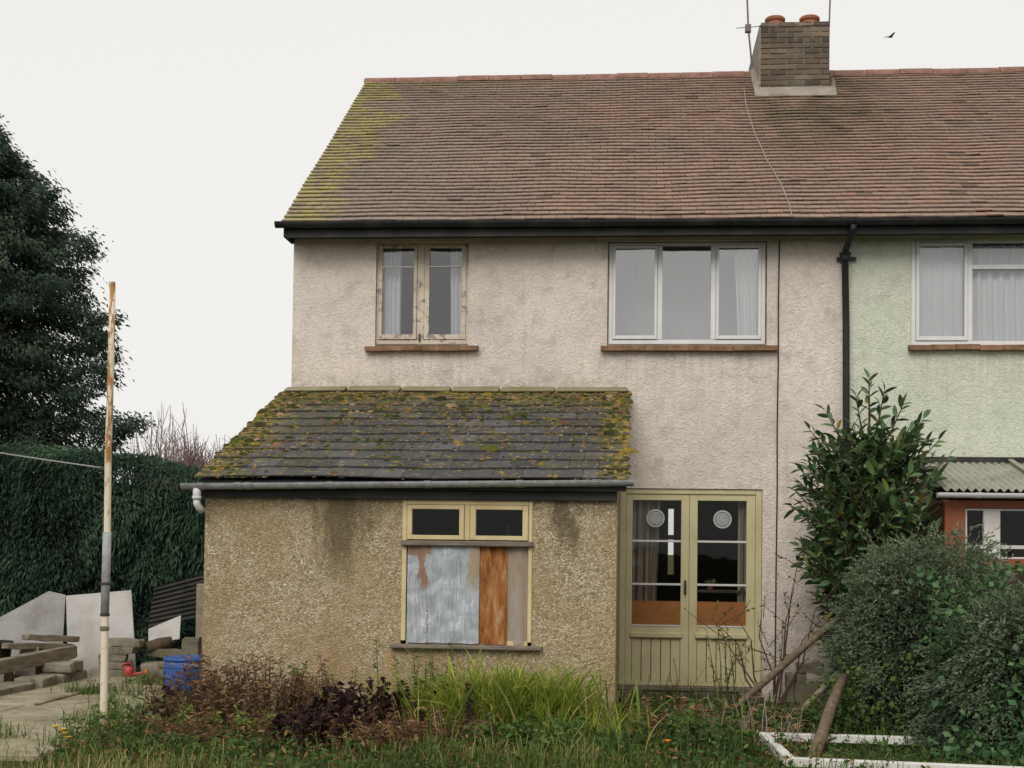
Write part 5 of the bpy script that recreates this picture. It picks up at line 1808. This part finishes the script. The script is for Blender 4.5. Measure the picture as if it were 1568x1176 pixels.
m.build('handle', 'red', wc, smooth=True)
# plant pot inside the door
fp = thing('potted_seedling', 'small potted seedling behind the right door glass', 'plant', (.87, .2, 1.2))
MB().lathe((.87, .2, 1.18), [(.028, 0), (.036, .06), (.038, .07), (.03, .07), (.02, .03)], 14).build('pot', 'pot', fp)
MB().box(.6, 1.3, .14, .29, 1.15, 1.178).build('shelf', 'wwood', fp)
leafmesh('leaf', np.array([[.87, .2, 1.25]] * 6), np.array([[1, -.3, .4], [-1, -.3, .4], [.4, -1, .5], [-.3, .6, .7], [.8, .2, .8], [-.8, -.2, .2]], float), np.full(6, .075), np.full(6, .045), np.full(6, .9), 'vine', fp)

# ================================================================== weeds and grass
def gz(n):
    return n


def weed(name, label, base, spread, h, nst, leaf, per, lmat, smat, tint=(.5, .2), up_=.9, cat='weed', group=None, droop=.2, head=None):
    """several stems from a patch of ground, each with leaves along it"""
    t = thing(name, label, cat, (base[0], base[1], 0), group)
    m = MB()
    C, D = [], []
    hp = []
    few = nst <= 20
    for i in range(nst):
        bx, by = base[0] + random.gauss(0, spread[0] * .5), base[1] + random.gauss(0, spread[1] * .5)
        hh = h * random.uniform(.55, 1.08)
        az = random.uniform(0, 2 * math.pi)
        ln = (1 - up_) * hh * random.uniform(.3, 1.6)
        b = Vector((bx, by, -.02))
        e = b + Vector((ln * math.cos(az), ln * math.sin(az), hh))
        q1 = b.lerp(e, .5) + Vector((-.15 * ln * math.cos(az), -.15 * ln * math.sin(az), .05 * hh))
        if few:
            m = MB()
        m.tube([b, q1, e], [.006, .0045, .002], 4, caps=False)
        if few:
            m.build('stem', smat, t)
        hp.append(e)
        for k in range(per):
            f = random.uniform(.12, 1.0)
            p = b.lerp(q1, f * 2) if f < .5 else q1.lerp(e, f * 2 - 1)
            a2 = random.uniform(0, 2 * math.pi)
            C.append(p)
            D.append((math.cos(a2), math.sin(a2), random.uniform(-.4, .9)))
    if not few:
        tag(m.build('stem', smat, t), kind='stuff')
    C, D = np.array([tuple(q) for q in C]), np.array(D)
    C[:, 2] = np.maximum(C[:, 2], .01)
    n = len(C)
    leafmesh('foliage', C, D, rng.uniform(.6, 1.25, n) * leaf[0], rng.uniform(.7, 1.2, n) * leaf[1], np.clip(rng.normal(tint[0], tint[1], n), 0, 1), lmat, t, droop=droop)
    if head:
        for e in hp[:head[1]]:
            mm = MB()
            for k in range(9):
                w = 2 * math.pi * k / 9
                r_ = head[2]
                mm.add([(e.x, e.y, e.z), (e.x + r_ * math.cos(w - .3), e.y + r_ * math.sin(w - .3), e.z + r_ * .35), (e.x + r_ * 1.1 * math.cos(w), e.y + r_ * 1.1 * math.sin(w), e.z + r_ * .3), (e.x + r_ * math.cos(w + .3), e.y + r_ * math.sin(w + .3), e.z + r_ * .35)], [(0, 1, 2, 3)])
            mm.lathe((e.x, e.y, e.z - r_ * .4), [(r_ * .15, 0), (r_ * .45, r_ * .3), (r_ * .3, r_ * .7)], 8)
            mm.build('flower', head[0], t)
    return t


# ---- grass, everywhere in front and round the house
n = 36000
gxx, gyy = rng.uniform(-5.2, 4.5, n), rng.uniform(-6.2, -.1, n)
keep = ~((gyy > -3.02) & (gxx < .0) & (gxx > -3.85))
keep &= ~((gxx < -4.3) & (rng.uniform(0, 1, n) < .93))
keep &= ~((gyy > -3.4) & (gyy < 0) & (gxx > .0) & (rng.uniform(0, 1, n) < .35))
gxx, gyy = gxx[keep], gyy[keep]
n = len(gxx)
pn = np.array([nz(a * 1.1, b * 1.1, 5) for a, b in zip(gxx, gyy)])
pm = np.array([nz(a * .6, b * .6, 15) for a, b in zip(gxx, gyy)])
hh = np.clip(.12 + .20 * pn + rng.normal(0, .05, n), .03, .42)
hh = np.where(rng.uniform(0, 1, n) < .05, hh * 1.9, hh)
tnt = np.clip(.48 + .55 * pm + rng.normal(0, .22, n), 0, 1)
tag(blades('grass', np.stack([gxx, gyy, np.full(n, -.02)], 1), hh, rng.uniform(.1, .9, n), rng.uniform(.004, .009, n), tnt, 'grass'), 'rough green grass growing across the garden', 'grass', kind='stuff')
# grass in the path joints and against the barrel
cl = []
for i in range(26):
    cx, cy = random.choice(((random.uniform(-5.8, -4.4), random.gauss(-4.1, .08)), (random.gauss(-4.55, .2), random.uniform(-4.6, -.6)), (random.uniform(-5.6, -4.7), random.gauss(.3, .25)), (random.uniform(-6.1, -4.6), random.gauss(-.75, .05))))
    k = random.randrange(40, 110)
    cl.append(np.stack([rng.normal(cx, .11, k), rng.normal(cy, .08, k), np.full(k, 0.0)], 1))
cl = np.concatenate(cl)
n = len(cl)
tag(blades('path_grass', cl, np.clip(rng.normal(.11, .05, n), .03, .26), rng.uniform(.2, .9, n), rng.uniform(.004, .009, n), np.clip(rng.normal(.45, .22, n), 0, 1), 'grass'), 'tufts of grass along the edges of the concrete path', 'grass', kind='stuff')
# low broad-leaved ground cover
n = 5500
C = np.stack([rng.uniform(-4.2, 3.2, n), rng.uniform(-5.6, -3.1, n), np.abs(rng.normal(.05, .05, n))], 1)
D = rng.normal(size=(n, 3)) * np.array([1, 1, .5]) + np.array([0, -.2, .3])
tag(leafmesh('ground_cover', C, D, rng.uniform(.03, .07, n), rng.uniform(.02, .04, n), np.clip(rng.normal(.35, .2, n), 0, 1), 'weed', None, org=(0, 0, 0)), 'low broad-leaved weeds covering the soil', 'ground cover', kind='stuff')
n = 2500
C = np.stack([rng.uniform(-4.3, 1.6, n), rng.uniform(-5.4, -3.05, n), np.abs(rng.normal(.05, .06, n))], 1)
tag(leafmesh('leaf_litter', C, rng.normal(size=(n, 3)), rng.uniform(.03, .08, n), rng.uniform(.015, .035, n), np.clip(rng.normal(.5, .25, n), 0, 1), 'brownleaf', None, org=(0, 0, 0)), 'brown leaf litter among the weeds', 'leaf litter', kind='stuff')

# ---- strap-leaved clump: every leaf its own part
def strap_mesh(k):
    rn = random.Random(k)
    v, f = [], []
    ln, be = 1.0, rn.uniform(.25, .75)
    tw = rn.uniform(-.6, .6)
    for j in range(8):
        s = j / 7
        x = be * s * s
        z = ln * s * (1 - .30 * be * s * s * 1.3)
        w = .016 * (1 - s ** 2.2) + .001
        ca, sa = math.cos(tw * s), math.sin(tw * s)
        v += [(x - w * sa * .3, -w * ca, z), (x, 0, z - .004), (x + w * sa * .3, w * ca, z)]
    for j in range(7):
        for i in range(2):
            f.append((j * 3 + i, j * 3 + i + 1, (j + 1) * 3 + i + 1, (j + 1) * 3 + i))
    me = bpy.data.meshes.new('leaf')
    me.from_pydata(v, [], f)
    me.materials.append(MT['strap'])
    return me


SM = [strap_mesh(k) for k in range(8)]


def strap_clump(label, cx, cy, sx, sy, n, h):
    t = thing('strap_leaved_clump', label, 'plant', (cx, cy, 0))
    for i in range(n):
        o = bpy.data.objects.new('leaf', SM[i % 8])
        COL.objects.link(o)
        o.parent = t
        l = h * random.uniform(.6, 1.1)
        o.location = (random.gauss(0, sx), random.gauss(0, sy), -.02)
        o.rotation_euler = (random.gauss(0, .12), random.gauss(0, .12), random.uniform(0, 2 * math.pi))
        o.scale = (l, l * 1.15, l)
    return t


strap_clump('big clump of yellow-green strap leaves left of the french doors', -1.0, -3.7, .34, .17, 300, .84)
n = 1500
az = rng.uniform(0, 2 * np.pi, n)
B = np.stack([-1.0 + rng.normal(0, .34, n), -3.7 + rng.normal(0, .17, n), np.full(n, -.02)], 1)
tag(blades('fine_grass', B, rng.uniform(.35, .72, n), rng.uniform(.3, 1.0, n), rng.uniform(.008, .015, n), np.clip(rng.normal(.5, .22, n), 0, 1), 'brightgrass'), 'fine yellow-green blades inside the big strap-leaved clump', 'grass', kind='stuff')
strap_clump('smaller strap-leaved clump in front of the extension corner', -.35, -4.0, .24, .13, 130, .5)
strap_clump('sparse strap leaves under the boarded window', -1.55, -3.3, .14, .1, 60, .66)

# ---- dead and living weeds
weed('dead_bracken', 'rust-brown dead bracken at the left corner of the extension', (-3.5, -3.5), (.5, .3), .64, 80, (.085, .016), 30, 'brownleaf', 'twig', (.5, .24), .72)
weed('dead_bracken', 'brown dead weeds along the foot of the extension wall', (-2.85, -3.3), (.55, .2), .66, 64, (.075, .014), 26, 'brownleaf', 'twig', (.55, .24), .75)
weed('withered_dock', 'dark withered dock beside the blue barrel', (-3.95, -3.45), (.2, .18), .40, 10, (.06, .035), 20, 'darkleaf', 'twig', (.55, .25), .85)
weed('withered_dock', 'large blackish withered dock under the boarded window', (-2.05, -3.7), (.5, .28), .5, 44, (.075, .05), 34, 'darkleaf', 'twig', (.4, .25), .85)
weed('withered_dock', 'smaller dark withered dock left of the large blackish one', (-2.5, -3.7), (.22, .2), .34, 14, (.07, .045), 28, 'darkleaf', 'twig', (.45, .25), .85)
weed('withered_dock', 'single dark seeding stalk in front of the strap-leaved clump', (-1.25, -4.15), (.05, .05), .6, 4, (.03, .02), 60, 'darkleaf', 'twig', (.6, .25), .97)
weed('tall_weed', 'tall yellow-green weed at the left end of the metal-boarded window', (-1.75, -3.22), (.3, .12), .8, 20, (.06, .015), 34, 'weed', 'greentwig', (.6, .22), .9)
weed('tall_weed', 'thin green weed growing against the middle of the extension wall', (-2.75, -3.2), (.35, .1), .58, 8, (.06, .025), 22, 'weed', 'greentwig', (.6, .22), .88)
weed('tall_weed', 'yellowing weed standing left of the blue barrel and post', (-4.2, -3.75), (.3, .25), .36, 20, (.06, .022), 22, 'weed', 'greentwig', (.6, .25), .85)
weed('tall_weed', 'green weed growing at the foot of the post', (-4.12, -4.5), (.28, .2), .30, 26, (.06, .02), 22, 'weed', 'greentwig', (.5, .25), .85)
weed('leafy_weed', 'green leafy weeds below the french doors', (.55, -2.6), (.75, .4), .30, 60, (.07, .035), 22, 'weed', 'greentwig', (.35, .2), .8)
weed('leafy_weed', 'dark green weeds between branch and white frame', (1.5, -3.05), (.5, .22), .32, 40, (.08, .03), 24, 'weed', 'greentwig', (.25, .18), .8)
weed('leafy_weed', 'green weeds in the foreground before the extension corner', (-.3, -4.25), (.8, .35), .22, 60, (.06, .03), 20, 'weed', 'greentwig', (.35, .2), .8)
weed('dead_bracken', 'straw-coloured dead stalks before the right door', (1.0, -3.4), (.55, .35), .40, 34, (.09, .012), 12, 'brownleaf', 'paletwig', (.85, .2), .72)
weed('dead_bracken', 'brown dead weeds between the docks and the strap leaves', (-1.45, -4.1), (.4, .3), .34, 40, (.08, .014), 20, 'brownleaf', 'twig', (.6, .25), .7)
weed('dead_bracken', 'low brown dead weeds at the bottom left by the grass', (-3.3, -4.35), (.7, .3), .30, 44, (.075, .015), 20, 'brownleaf', 'twig', (.5, .25), .7)
weed('leafy_weed', 'green weeds at the bottom left before the dead bracken', (-3.3, -4.75), (.7, .22), .2, 46, (.06, .022), 18, 'weed', 'greentwig', (.35, .22), .8)
weed('yellow_flower', 'small yellow flower at the bottom left corner', (-4.2, -5.0), (.06, .05), .24, 5, (.05, .015), 12, 'weed', 'greentwig', (.5, .2), .9, 'flower', None, .2, ('yellowf', 4, .028))
weed('orange_flower', 'single orange flower at the bottom right of centre', (.33, -4.35), (.03, .03), .16, 3, (.05, .02), 14, 'weed', 'greentwig', (.4, .2), .9, 'flower', None, .2, ('orangef', 1, .035))
weed('orange_flower', 'orange flowers beside the branch before the right door', (.98, -2.2), (.14, .1), .34, 5, (.05, .015), 10, 'weed', 'greentwig', (.6, .2), .8, 'flower', None, .2, ('orangef', 3, .026))

weed('dead_bracken', 'tangle of rust-brown stems at the bottom edge left of centre', (-1.75, -4.55), (.6, .25), .36, 50, (.085, .015), 22, 'brownleaf', 'twig', (.5, .25), .7)
weed('withered_dock', 'low blackish dock at the bottom edge under the boarded window', (-2.35, -4.35), (.45, .22), .36, 30, (.07, .045), 30, 'darkleaf', 'twig', (.4, .25), .82)
weed('leafy_weed', 'bright green nettles at the bottom edge in front of the strap leaves', (-.75, -4.5), (.5, .22), .34, 44, (.075, .035), 24, 'weed', 'greentwig', (.45, .2), .85)
weed('leafy_weed', 'green nettles left of the white frame', (.55, -4.0), (.5, .35), .34, 50, (.07, .03), 22, 'weed', 'greentwig', (.42, .2), .82)
weed('dead_bracken', 'straw and brown stalks in front of the left door', (.25, -3.5), (.4, .3), .42, 36, (.08, .016), 14, 'brownleaf', 'twig', (.65, .25), .75)
weed('leafy_weed', 'yellowish leafy weeds in front of the rust-brown bracken', (-3.0, -4.0), (.7, .25), .30, 40, (.065, .025), 20, 'weed', 'greentwig', (.7, .22), .8)

# ---- thorny bare rose before the doors
rs = thing('rose_bush', 'leggy half-bare rose stems standing between doors and laurel', 'shrub', (1.35, -1.6, 0))
m = MB()
C, D = [], []
for (e, k) in (((1.62, -1.6, 1.62), .05), ((1.56, -1.6, 1.25), .0), ((2.05, -1.6, 1.4), .1), ((.78, -1.7, .95), -.1), ((.9, -1.7, .75), .0), ((1.25, -1.7, 1.05), .05), ((1.0, -1.6, 1.0), -.08), ((1.85, -1.6, 1.0), .1), ((1.45, -1.65, .8), 0)):
    b = Vector((1.38 + random.gauss(0, .05), -1.65, 0))
    e = Vector(e)
    q1 = b.lerp(e, .35) + Vector((k * .6, 0, .06))
    q2 = b.lerp(e, .7) + Vector((-k * .5 + random.gauss(0, .02), 0, .05))
    m.tube([b, q1, q2, e], [.011, .009, .006, .003], 5, caps=False)
    for i in range(5):
        s_ = q1.lerp(e, random.random())
        e2 = s_ + Vector((random.gauss(0, .14), random.gauss(0, .06), random.uniform(.05, .25)))
        m.tube([s_, e2], [.004, .002], 4, caps=False)
        for j in range(4):
            C.append(tuple(s_.lerp(e2, random.uniform(.4, 1))))
            D.append((random.gauss(0, 1), random.gauss(0, 1), random.gauss(0, .6)))
m.build('stem', 'twig', rs)
n = len(C)
leafmesh('foliage', np.array(C), np.array(D), rng.uniform(.025, .055, n), rng.uniform(.015, .03, n), np.clip(rng.normal(.7, .3, n), 0, 1), 'weed', rs)
weed('yellow_creeper', 'yellow-green creeper hanging before the right door panel', (.92, -1.0), (.12, .08), .85, 7, (.035, .02), 30, 'weed', 'greentwig', (.75, .25), .72)
